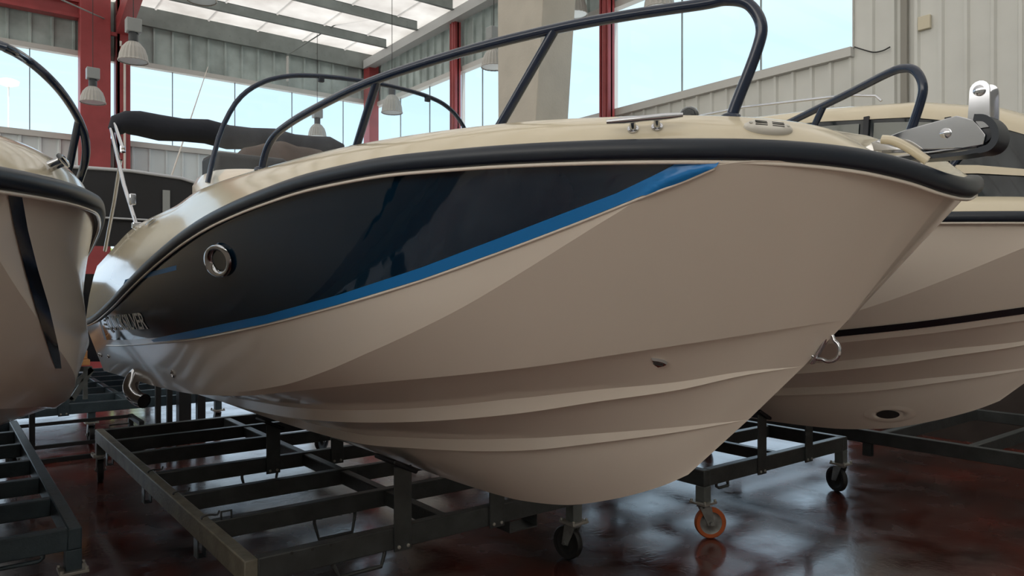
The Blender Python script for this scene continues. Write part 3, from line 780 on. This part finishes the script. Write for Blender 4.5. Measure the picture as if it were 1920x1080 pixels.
TC = trolley(-1.40, .56, 4.12, 7.8, [4.12, 4.79, 5.35, 5.93, 6.6, 7.2, 7.74], 'blue-grey steel boat trolley in the bottom left corner', 'steel_blue', None, -.55,
             posts=((-.88, 4.12, .60, 1), (-.40, 4.12, .60, 1), (-.88, 5.93, .56, 0), (-.40, 5.93, .56, 0)), handles=((.30, 4.15, .10, .03),), yaws=(1.0, 1.4, 1.2, .6))
TE = trolley(5.98, 7.9, .9, 4.6, [.9, 1.55, 2.2, 2.85, 3.5, 4.1, 4.54], 'dark empty boat trolley at the far right edge, beyond the cabin boat', 'steel', None, None, yaws=(.4, 2, 1.2, .6))
TF = trolley(.62, 2.55, 8.55, 12.2, [8.55, 9.2, 9.8, 10.4, 11.0, 11.6, 12.14], 'blue-grey boat trolley in the background, behind the stern of the navy-panelled boat', 'steel_blue', None, 1.6,
             posts=((1.0, 8.55, .74, 0), (2.1, 8.55, .74, 0)), yaws=(1.6, 1.5, 1.2, .6), legs=((1.25, 8.6), (2.5, 8.6), (.68, 12.1), (2.5, 12.1)))
# timber and support bracket on the background trolley
q = on_y(137, 672, 8.62)
bm = B(); box(bm, (q.x - .42, 8.40, q.z - .06), (q.x + .12, 8.80, q.z + .0)); box(bm, (q.x - .42, 8.42, q.z + .004), (q.x + .10, 8.78, q.z + .09))
tag(obj('timber_block', bm, 'wood', loc=(q.x, 8.6, q.z - .06), bevel=.006), 'stacked orange-brown timber blocks between the two hulls at left', 'timber')
bm = B(); zb = q.z - .09
for a, b in (((q.x - .42, zb), (q.x + .16, zb - .02)), ((q.x - .30, zb), (q.x - .16, .475)), ((q.x + .16, zb - .02), (q.x - .02, .475)), ((q.x - .30, zb), (q.x - .02, .475)), ((q.x - .16, .475), (q.x + .16, zb - .02))):
    bar(bm, (a[0], 8.57, a[1]), (b[0], 8.57, b[1]), .035, .05)
for xx in (q.x - .30, q.x + .10): bar(bm, (xx, 8.57, .475), (xx, 8.57, zb), .04, .04)
tag(obj('support_bracket', bm, 'leg', loc=(q.x, 8.57, .45)), 'grey triangular steel bracket carrying the timber blocks', 'bracket')

# ================================================================== BACKGROUND CANOPY BOAT
G = thing('canopied_boat', 'boat under a black canopy with light piping, in the background at left', 'boat', (1.55, 9.8, .74))
bm = B(); rows = []
for y, hw, zk in ((9.0, .93, .80), (9.7, .95, .78), (11.0, .9, .76), (12.2, .6, .9), (12.9, .08, 1.3)):
    rows.append([Vector((1.55 - hw, y, 1.75)), Vector((1.55 - hw * .92, y, .85)), Vector((1.55, y, zk)), Vector((1.55 + hw * .92, y, .85)), Vector((1.55 + hw, y, 1.75))])
vr = grid(bm, rows); bm.faces.new(vr[0])
for a, b in zip(vr, vr[1:]): bm.faces.new((a[0], a[-1], b[-1], b[0]))
obj('hull', bm, 'blackgel', G, smooth=30)
bm = B(); rows = []
for y in (8.32, 8.40, 9.0, 9.9):
    e = .0 if y > 8.35 else -.02
    rows.append([Vector((1.55 + a * .98, y, z + e)) for a, z in ((-1, 2.30), (-1, 2.62), (-.93, 2.74), (-.5, 2.80), (0, 2.81), (.5, 2.78), (.80, 2.71), (.97, 2.62), (1, 2.30))])
vr = grid(bm, rows); bm.faces.new(vr[0]); bm.faces.new(vr[-1][::-1])
cn = obj('canopy', bm, 'black_canvas', G, smooth=30)
bm = B(); tube(bm, [p + Vector((0, -.008, 0)) for p in rows[0][1:-1]], .018, 8); obj('canopy_piping', bm, 'piping', cn, smooth=60)
bm = B(); tube(bm, [(.58, 8.30, 2.30), (2.52, 8.30, 2.30)], .010, 8); obj('canopy_piping', bm, 'piping', cn, smooth=60)
bm = B(); box(bm, (.60, 8.34, 2.02), (2.5, 8.38, 2.30)); obj('canopy_curtain', bm, 'black_canvas', cn)
bm = B(); box(bm, (1.86, 8.30, 2.36), (1.93, 8.312, 2.62)); obj('canopy_window', bm, 'lampcase', cn)
for x, y in ((.62, 8.45), (2.48, 8.45), (.62, 9.8), (2.48, 9.8)):
    bm = B(); tube(bm, [(x, y, 1.70), (x, y, 2.4)], .014, 8); obj('canopy_pole', bm, 'frame_black', G)
bm = B(); q0 = on_y(315, 350, 8.6); q1 = on_y(390, 125, 8.6); tube(bm, [q0, q1], [.010, .004], 8); obj('antenna', bm, 'pipe', G)
# black racks on the floor
def rack(name, label, bars, loc):
    bm = B()
    for a, b, w in bars: bar(bm, a, b, w, w)
    tag(obj(name, bm, 'frame_black', loc=loc), label, 'rack')
q = on_z(60, 872, 0); y = q.y; x = q.x
rack('tubular_rack', 'black tubular steel rack beside the left boat, behind its trolley', [((x, y, 0), (x, y, .86), .045), ((x - .14, y + .5, 0), (x - .14, y + .5, .86), .045), ((x, y, .02), (x + .9, y - .0, .02), .04), ((x - .14, y + .5, .06), (x + .9, y + .5, .06), .035), ((x + .9, y, 0), (x + .9, y, .3), .045), ((x + .9, y + .5, 0), (x + .9, y + .5, .3), .045), ((x, y, .84), (x - .14, y + .5, .84), .04), ((x + .9, y, .28), (x + .9, y + .5, .28), .04), ((x - .14, y + .5, .28), (x + .9, y + .5, .28), .03)], (x + .4, y + .25, 0))
q = on_y(296, 760, 8.25); x = q.x; y = 8.25
rack('upright_stand', 'black upright post stand behind the trolley of the navy-panelled boat', [((x, y, 0), (x, y, .9), .05), ((x + .11, y, 0), (x + .11, y, .9), .05), ((x + .25, y, 0), (x + .25, y, .9), .12), ((x + .42, y, 0), (x + .42, y, .9), .08), ((x - .02, y, .88), (x + .46, y, .88), .05), ((x - .02, y, .03), (x + .46, y, .03), .05), ((x + .25, y - .2, .025), (x + .25, y + .2, .025), .05)], (x + .2, y, 0))

# ================================================================== THE HALL
GX, BY = 8.6, 16.7                                                # gable wall, long wall
LX, FY = -9.0, -7.5
bm = B(); box(bm, (-1.6, -.8, -.05), (GX, BY, 0)); struct('floor', bm, 'floor', loc=(0, 4, 0))
bm = B(); box(bm, (LX, FY, -.05), (-1.6, BY, 0)); box(bm, (-1.6, FY, -.05), (GX, -.8, 0)); struct('floor_bounce', bm, mat('pale_bounce_floor', (.45, .38, .32, 1), .6, noise=.15, nscale=1.5), loc=(0, 0, 0))  # unseen floor, made pale to bounce light up onto the lower hulls
bm = B(); box(bm, (-80, -80, -.12), (90, 90, -.06)); struct('yard', bm, 'yard')
def clad(bm, axis, c, u0, u1, z0, z1, inward, pitch=.25, rib=.035, d=.035, thick=.04):
    """ribbed sheet in the plane axis=c, ribs standing out on the inward side"""
    us = []; u = math.floor(u0 / pitch) * pitch
    while u < u1 + pitch:
        for a, h in ((0, 0), (pitch - rib - .03, 0), (pitch - rib - .012, d), (pitch - .014, d)): us.append((u + a, h))
        u += pitch
    pts = [(u0, 0)] + [(a, h) for a, h in us if u0 < a < u1] + [(u1, 0)]
    def V(u, h, z): return Vector((c + inward * h, u, z)) if axis == 'x' else Vector((u, c + inward * h, z))
    lo = [bm.verts.new(V(a, h, z0)) for a, h in pts]; hi = [bm.verts.new(V(a, h, z1)) for a, h in pts]
    for i in range(len(pts) - 1): bm.faces.new((lo[i], lo[i + 1], hi[i + 1], hi[i]))
    lb = [bm.verts.new(V(a, -thick, z)) for a, z in ((u0, z0), (u1, z0), (u1, z1), (u0, z1))]
    bm.faces.new(lb); bm.faces.new((lo[0], hi[0], lb[3], lb[0])); bm.faces.new((lo[-1], hi[-1], lb[2], lb[1]))
    bm.faces.new(hi + [lb[2], lb[3]]); bm.faces.new(lo + [lb[1], lb[0]])
SILL, HEAD, EAVE, TOPZ = 4.58, 6.15, 7.14, 7.55
SILLG, HEADG = 4.44, 6.06
bm = B(); clad(bm, 'y', BY, LX, GX, 2.75, SILL, -1, .32); clad(bm, 'y', BY, 7.0, GX, 0, 2.75, -1, .32); clad(bm, 'y', BY, LX, -3.5, 0, 2.75, -1, .32); struct('wall_back', bm, 'clad_back', loc=(0, BY, 0), smooth=0)
bm = B(); clad(bm, 'y', BY, LX, GX, HEAD, TOPZ, -1, .36, d=.05); struct('wall_back_upper', bm, 'clad_grey', loc=(0, BY, HEAD), smooth=0)
bm = B(); clad(bm, 'x', GX, 4.43, BY, 3.0, SILLG, -1); clad(bm, 'x', GX, FY, 4.43, 0, TOPZ, -1); clad(bm, 'x', GX, 12.2, BY, 0, 3.0, -1); struct('wall_right', bm, 'clad', loc=(GX, 4, 0), smooth=0)
bm = B(); clad(bm, 'x', GX, 4.43, BY, HEADG, TOPZ, -1, .30, d=.05); struct('wall_right_upper', bm, 'clad_grey', loc=(GX, 4, HEADG), smooth=0)
bm = B(); box(bm, (LX - .1, FY, 0), (LX, BY, 4.6)); box(bm, (LX - .1, FY, 7.3), (LX, BY, 7.9)); struct('wall_left', bm, 'clad', loc=(LX, 4, 0))
bm = B(); box(bm, (LX, FY - .1, 0), (GX, FY, 8.2)); struct('wall_front', bm, 'clad', loc=(0, FY, 0))
bm = B(); box(bm, (GX - .14, FY, 0), (GX - .04, 4.45, 1.55)); struct('added_dark_strip', bm, mat('dark_strip', (.055, .042, .036, 1), .7, noise=.3, nscale=3), loc=(GX, 0, 0))  # dark strip added low on the wall, darkens its reflection in the floor
# ceiling: pale ribbed sheets with a slight fall to the eave
bm = B(); rows = []
us = []; u = LX
while u < GX:
    us += [(u, 0), (u + 1.00, 0), (u + 1.01, -.03), (u + 1.04, -.03)]; u += 1.05
for y in (FY, BY): rows.append([Vector((a, y, 7.36 + h + (BY - y) * .018)) for a, h in us])
grid(bm, rows); cl_ = struct('ceiling', bm, 'roof', loc=(0, 4, 7.4), smooth=0)
k = 0
for y in [15.35, 13.95, 12.55, 11.15, 9.75, 8.35, 6.95, 5.5, 4.1, 2.7]:
    z = 7.14 + (BY - y) * .018
    bm = B(); box(bm, (LX, y, z), (GX - .35, y + .012, z + .21)); box(bm, (LX, y - .075, z), (GX - .35, y + .012, z + .012)); box(bm, (LX, y, z + .2), (GX - .35, y + .08, z + .212))
    for j in range(22):
        for dz in (.06, .15): lathe(bm, [(.010, 0), (.010, .004), (0, .005)], (-2 + j * .5, y - .001, z + dz), (0, -1, 0), 6)
    struct('roof_purlin', bm, 'purlin', loc=(0, y, z))
bm = B(); box(bm, (2.9, BY - .14, 6.98), (GX, BY - .06, 7.36)); 
for j in range(26): lathe(bm, [(.016, 0), (.016, .004), (0, .005)], (3.1 + j * .22, BY - .141, 7.12), (0, -1, 0), 6)
struct('eave_beam', bm, 'purlin', loc=(4, BY, 7.0))
bm = B(); box(bm, (LX, BY - .35, 6.80), (2.25, BY - .12, 6.86)); box(bm, (LX, BY - .25, 6.84), (2.25, BY - .22, 7.12)); box(bm, (LX, BY - .35, 7.10), (2.25, BY - .12, 7.15)); struct('red_eave_beam', bm, 'red', loc=(0, BY - .2, 6.8))
bm = B(); vs = box(bm, (GX - .36, 4.0, 6.96), (GX - .14, BY - .2, 7.16))
for v in vs:
    v.co.z += (BY - v.co.y) * .018
struct('gable_rafter', bm, 'rafter', loc=(GX, 10, 7))
# red portal columns and rafter
def Hcol(bm, x, y, w, d, z0, z1, t=.03):
    box(bm, (x - w / 2, y - d / 2, z0), (x + w / 2, y - d / 2 + t, z1)); box(bm, (x - w / 2, y + d / 2 - t, z0), (x + w / 2, y + d / 2, z1)); box(bm, (x - t / 2, y - d / 2, z0), (x + t / 2, y + d / 2, z1))
cx0, cx1 = on_y(149, 200, 16.3).x, on_y(206, 200, 16.3).x
bm = B(); box(bm, (cx0, 16.2, 0), (cx1, 16.5, 7.3)); struct('steel_column', bm, 'red', loc=((cx0 + cx1) / 2, 16.35, 0), bevel=.01)
dx0, dx1 = on_y(219, 200, 16.3).x, on_y(243, 200, 16.3).x
bm = B(); box(bm, (dx0, 16.22, 0), (dx1, 16.26, 7.3)); box(bm, (dx0, 16.22, 0), (dx0 + .04, 16.6, 7.3)); box(bm, (dx0, 16.56, 0), (dx1, 16.6, 7.3)); struct('steel_column', bm, 'red', loc=((dx0 + dx1) / 2, 16.4, 0))
bm = B(); box(bm, (cx1 - .05, 16.24, 6.55), (dx0 + .05, 16.3, 6.62)); struct('column_tie', bm, 'red', loc=(dx0, 16.3, 6.6))
bm = B(); a = Vector((dx0 + .1, 16.3, 6.75)); b = Vector((dx0 + .12, 9.5, 8.9)); bar(bm, a, b, .24, .34); struct('portal_rafter', bm, 'red', loc=a)
bm = B(); q = dx0 + .12; tube(bm, [(q - .07, 16.19, 6.45), (q - .07, 16.19, 6.36), (q, 16.19, 6.34), (q, 16.19, 0)], .022, 8); tag(obj('conduit_pipe', bm, 'pipe', loc=(q, 16.19, 0)), 'thin white conduit running down the narrow red column', 'pipe')
for y, w in ((8.35, .20), (12.7, .20)):
    bm = B(); box(bm, (GX - .26, y - w / 2, 0), (GX - .12, y - w / 2 + .03, 7.2)); box(bm, (GX - .26, y + w / 2 - .03, 0), (GX - .12, y + w / 2, 7.2)); box(bm, (GX - .20, y - w / 2, 0), (GX - .17, y + w / 2, 7.2)); lathe(bm, [(.05, 0), (.05, 7.2)], (GX - .23, y, 0), n=16)
    struct('gable_post', bm, 'red', loc=(GX - .2, y, 0))
bm = B(); box(bm, (GX - .3, BY - .4, 0), (GX - .05, BY - .1, 7.2)); struct('corner_post', bm, 'red', loc=(GX, BY, 0))
bm = B(); box(bm, (GX - .07, 3.80, 0), (GX - .02, 3.87, TOPZ)); struct('wall_joint_trim', bm, mat('joint_grey', (.26, .25, .22, 1), .5), loc=(GX, 3.85, 0))
# window strips: trim + panes with slim joints
def win(n, axis, c, u0, u1, z0, z1, joints):
    bm = B()
    def bx(a0, a1, q0, q1, t0, t1):
        if axis == 'y': box(bm, (a0, c + t0, q0), (a1, c + t1, q1))
        else: box(bm, (c + t0, a0, q0), (c + t1, a1, q1))
    bx(u0, u1, z0 - .10, z0 + .01, -.09, .05); bx(u0, u1, z1 - .01, z1 + .09, -.09, .05); bx(u0, u0 + .012, z0, z1, -.03, .05); bx(u1 - .012, u1, z0, z1, -.03, .05)
    f = struct('window_%d' % n, bm, 'trim', loc=((u0, c, z0) if axis == 'y' else (c, u0, z0)))
    us = [u0] + joints + [u1]
    for a, b in zip(us, us[1:]):
        bm = B()
        g = .007
        if axis == 'y': vs = [(a + g, c, z0), (b - g, c, z0), (b - g, c, z1), (a + g, c, z1)]
        else: vs = [(c, a + g, z0), (c, b - g, z0), (c, b - g, z1), (c, a + g, z1)]
        bm.faces.new([bm.verts.new(v) for v in vs]); obj('pane', bm, 'pane', f)
    bm = B()
    for j in joints:
        if axis == 'y': box(bm, (j - .008, c - .012, z0), (j + .008, c + .012, z1))
        else: box(bm, (c - .012, j - .008, z0), (c + .012, j + .008, z1))
    if joints: obj('glazing_joint', bm, 'purlin', f)
win(1, 'y', BY, LX, 2.30, SILL, HEAD, [-7, -5.7, -4.4, -3.1, -1.8, -.5, .10, 1.40])
win(2, 'y', BY, 2.30, GX, SILL, HEAD, [2.68, 3.93, 5.22, 6.52, 7.8])
win(3, 'x', GX, 4.43, 8.35, SILLG, HEADG, [5.69, 7.0])
win(4, 'x', GX, 8.35, 12.7, SILLG, HEADG, [9.6, 10.9, 12.0])
win(5, 'x', GX, 12.7, BY, SILLG, HEADG, [14.0, 15.3])
win(6, 'x', LX - .05, FY, BY, 4.6, 7.3, [FY + 2.4 * k for k in range(1, 10)])  # unseen left-wall strip, added and sized for light from the left
# concrete pillar, broader towards its haunch
pt = Vector((0, 0, 0)); d0 = sight(1004, 225); t = 10.2
c0 = CAM + d0 * t; c1 = CAM + sight(1018, 0) * t
bm = B()
def ring(cn, wl, wr): return [Vector((cn.x, cn.y, cn.z)), Vector((cn.x + wr, cn.y, cn.z)), Vector((cn.x + wr, cn.y + wl, cn.z)), Vector((cn.x, cn.y + wl, cn.z))]
dz = (c1.z - c0.z); k = (Vector((c1.x, c1.y, 0)) - Vector((c0.x, c0.y, 0))) / dz
rows = []
for z in (0, 2.2, c0.z, c1.z, 6.6, 7.36):
    e = k * (min(z, 6.6) - c0.z) if z > 2.2 else k * (2.2 - c0.z); cn = Vector((c0.x, c0.y, 0)) + e; cn.z = z
    rows.append(ring(cn, .86 + .11 * (min(z, 6.6) - c0.z), .60))
vr = grid(bm, rows, close=True); bm.faces.new(vr[0]); bm.faces.new(vr[-1][::-1])
struct('concrete_pillar', bm, 'concrete', loc=(c0.x, c0.y, 0), smooth=0, bevel=.012)
# small wall things
q = on_x(1734, 43, GX - .02); bm = B(); box(bm, (GX - .05, q.y - .065, q.z - .075), (GX - .005, q.y + .065, q.z + .075)); tag(obj('cover_plate', bm, 'patch', loc=q, bevel=.006), 'small square tan plate high on the cream ribbed wall', 'plate')
bm = B(); pts = [on_x(x, y, GX - .043) for x, y in ((1602, 88), (1618, 93), (1638, 98), (1655, 95), (1669, 88))]; tube(bm, smooth_path(pts, 4), .008, 6); tag(obj('loose_cable', bm, 'cable', loc=pts[0]), 'short loose cable drooping on the wall beside the window corner', 'cable')
# brace rods under the roof
for nm, a, b in (('brace_rod', on_y(536, 105, 16.45), on_y(705, -2, 14.3)), ('brace_rod', on_y(195, 35, 16.2), on_y(110, -3, 15.0))):
    bm = B(); tube(bm, [a, b], .014, 6); struct(nm, bm, 'purlin', loc=a)
bm = B(); tube(bm, [on_y(539, 105, 16.5), on_y(539, 152, 16.5)], .03, 8); struct('drain_pipe', bm, 'trim', loc=on_y(539, 152, 16.5))

# ------------------------------------------------------------------ pendant lamps
def lamp(px, ytop, ybot, wpx, label, roofz=7.36, dia=.40):
    t = dia * F_PX / wpx
    rim = at_depth(px, ybot, t); topz = at_depth(px, ytop, t).z; H = topz - rim.z
    L = thing('pendant_lamp', label, 'lamp', rim, 'industrial bell lamps hanging from the roof')
    r = dia / 2; z = rim.z; h = H * .46
    bm = B(); lathe(bm, [(r, z), (r * 1.03, z + .01), (r * .97, z + .03), (r * .92, z + h * .35), (r * .76, z + h * .68), (r * .5, z + h * .92), (r * .36, z + h)], (rim.x, rim.y, 0), n=44, rib=.055, closed_ends=False)
    s = obj('shade', bm, 'shade', L, smooth=0)
    so = s.modifiers.new('wall', 'SOLIDIFY'); so.thickness = .006
    bm = B(); lathe(bm, [(0, z + .012), (r * .97, z + .012)], (rim.x, rim.y, 0), n=32, closed_ends=False); obj('lens', bm, 'lens', L)
    bm = B(); lathe(bm, [(r * .34, z + h * .96), (r * .34, z + H * .68), (r * .30, z + H * .70)], (rim.x, rim.y, 0), n=20); obj('neck', bm, 'lampneck', L, smooth=40)
    bm = B(); w = r * .52; box(bm, (rim.x - w, rim.y - w * .8, z + H * .68), (rim.x + w, rim.y + w * .8, z + H)); obj('ballast_box', bm, 'lampcase', L, bevel=.012)
    bm = B(); tube(bm, [(rim.x, rim.y, z + H), (rim.x, rim.y, max(roofz + (BY - rim.y) * .018, z + H + .1))], .006, 6); obj('cord', bm, 'cable', L)
lamp(250, 36, 116, 50, 'bell lamp in front of the narrow red column, largest on the left')
lamp(174, 128, 193, 42, 'bell lamp hanging low in front of the wide red column')
lamp(595, 205, 257, 33, 'bell lamp seen through the windscreen of the nearest boat')
lamp(735, 140, 212, 38, 'bell lamp behind the rail post, at the hall corner')
lamp(926, 52, 127, 46, 'bell lamp half hidden by the concrete pillar, on its left')
lamp(1078, -60, 28, 46, 'bell lamp just right of the concrete pillar at the top edge')
lamp(1236, -80, 18, 56, 'bell lamp right of the slim red gable post at the top edge')
lamp(378, -78, 2, 52, 'bell lamp barely entering at the top edge, over the grey purlins')

# ------------------------------------------------------------------ outside
q = at_depth(16, 155, 42)
fl = thing('floodlight_mast', 'slim floodlight mast outside the left window', 'light', (q.x, q.y, -.06))
bm = B(); tube(bm, [(q.x, q.y, -.06), (q.x, q.y, q.z)], .045, 8); obj('mast', bm, 'trim', fl)
bm = B(); lathe(bm, [(.1, -.25), (.5, -.1), (.55, .1), (.3, .2), (0, .22)], q, n=16); obj('lamp_head', bm, 'white', fl)
for i, (hx, hy) in enumerate(((4.6, 27),)):
    bm = B(); bmesh.ops.create_icosphere(bm, subdivisions=5, radius=1)
    for v in bm.verts:
        n_ = .10 * math.sin(v.co.x * 13 + i) * math.sin(v.co.y * 11) + .08 * math.sin(v.co.z * 17 + v.co.x * 9) + random.uniform(-.05, .05)
        v.co *= 1 + n_; v.co.x *= 1.1; v.co.y *= .9; v.co.z = v.co.z * 1.5 + 1.25
        v.co += Vector((hx, hy, 0))
    tag(obj('hedge', bm, 'hedge', loc=(hx, hy, 0)), 'yellow-green hedge outside, glimpsed through the doorway between the boats', 'hedge')

# ------------------------------------------------------------------ light: daylight sky, with a brighter warm side added out of view to fill the hulls
w = bpy.data.worlds.new('sky'); SC.world = w; w.use_nodes = True; nt = w.node_tree
bg = nt.nodes['Background']; L = nt.links.new
tc = nt.nodes.new('ShaderNodeTexCoord'); sx = nt.nodes.new('ShaderNodeSeparateXYZ'); L(tc.outputs['Generated'], sx.inputs[0])
def ramp(src, stops):
    r = nt.nodes.new('ShaderNodeValToRGB'); e = r.color_ramp.elements
    while len(e) < len(stops): e.new(.5)
    for i, (p, c) in enumerate(stops): e[i].position = p; e[i].color = c
    L(src, r.inputs['Fac']); return r
sky = ramp(sx.outputs['Z'], [(0, (.62, .80, .98, 1)), (.14, (.62, .78, .94, 1)), (.30, (.52, .72, .88, 1)), (.6, (.95, 1.05, 1.12, 1))])
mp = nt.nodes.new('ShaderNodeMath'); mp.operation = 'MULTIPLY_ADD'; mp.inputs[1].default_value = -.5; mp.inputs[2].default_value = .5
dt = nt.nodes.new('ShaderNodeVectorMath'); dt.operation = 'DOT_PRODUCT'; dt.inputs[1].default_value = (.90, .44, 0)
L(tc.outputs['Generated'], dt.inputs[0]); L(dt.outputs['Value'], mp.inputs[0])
fillside = ramp(mp.outputs[0], [(.62, (0, 0, 0, 1)), (.92, (1, 1, 1, 1))])
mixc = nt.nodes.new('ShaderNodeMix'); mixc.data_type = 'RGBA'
L(fillside.outputs['Color'], mixc.inputs['Factor']); L(sky.outputs['Color'], mixc.inputs[6]); mixc.inputs[7].default_value = (2.8, 2.55, 2.25, 1)
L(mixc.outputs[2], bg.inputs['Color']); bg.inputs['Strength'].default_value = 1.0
sun = bpy.data.lights.new('sun', 'SUN'); sun.energy = 1.45; sun.angle = .03; sun.color = (1, .95, .87)
so_ = bpy.data.objects.new('sun', sun); COL.objects.link(so_); so_.rotation_euler = (math.radians(32), math.radians(8), 0)
def portal(c, sx_, sy_, rot):
    l = bpy.data.lights.new('daylight_portal', 'AREA'); l.shape = 'RECTANGLE'; l.size = sx_; l.size_y = sy_; l.cycles.is_portal = True
    o = bpy.data.objects.new('daylight_portal', l); COL.objects.link(o); o.location = c; o.rotation_euler = rot
portal(((LX + GX) / 2, BY + .1, (SILL + HEAD) / 2), GX - LX, HEAD - SILL, (-PI / 2, 0, 0))
portal(((-3.5 + 7) / 2, BY + .1, 1.4), 10.5, 2.7, (-PI / 2, 0, 0))
portal((GX + .1, (4.43 + BY) / 2, (SILLG + HEADG) / 2), HEADG - SILLG, BY - 4.43, (0, PI / 2, 0))
portal((GX + .1, (4.43 + 12.2) / 2, 1.5), 3.0, 12.2 - 4.43, (0, PI / 2, 0))
portal((LX - .2, (FY + BY) / 2, 5.95), 2.7, BY - FY, (0, -PI / 2, 0))

# ------------------------------------------------------------------ camera
cam = bpy.data.cameras.new('camera'); cam.sensor_width = 36; cam.lens = F_PX / 1920 * 36; cam.clip_start = .05; cam.clip_end = 500
co = bpy.data.objects.new('camera', cam); COL.objects.link(co); co.location = CAM; co.rotation_euler = (PI / 2, 0, -YAW)
SC.camera = co
SC.view_settings.view_transform = 'Standard'; SC.view_settings.look = 'None'; SC.view_settings.gamma = 1
SC.view_settings.use_curve_mapping = False; SC.view_settings.exposure = .58
SC.cycles.max_bounces = 8; SC.cycles.diffuse_bounces = 5; SC.cycles.transparent_max_bounces = 12
SC.cycles.use_denoising = True
SC.cycles.sample_clamp_indirect = 6
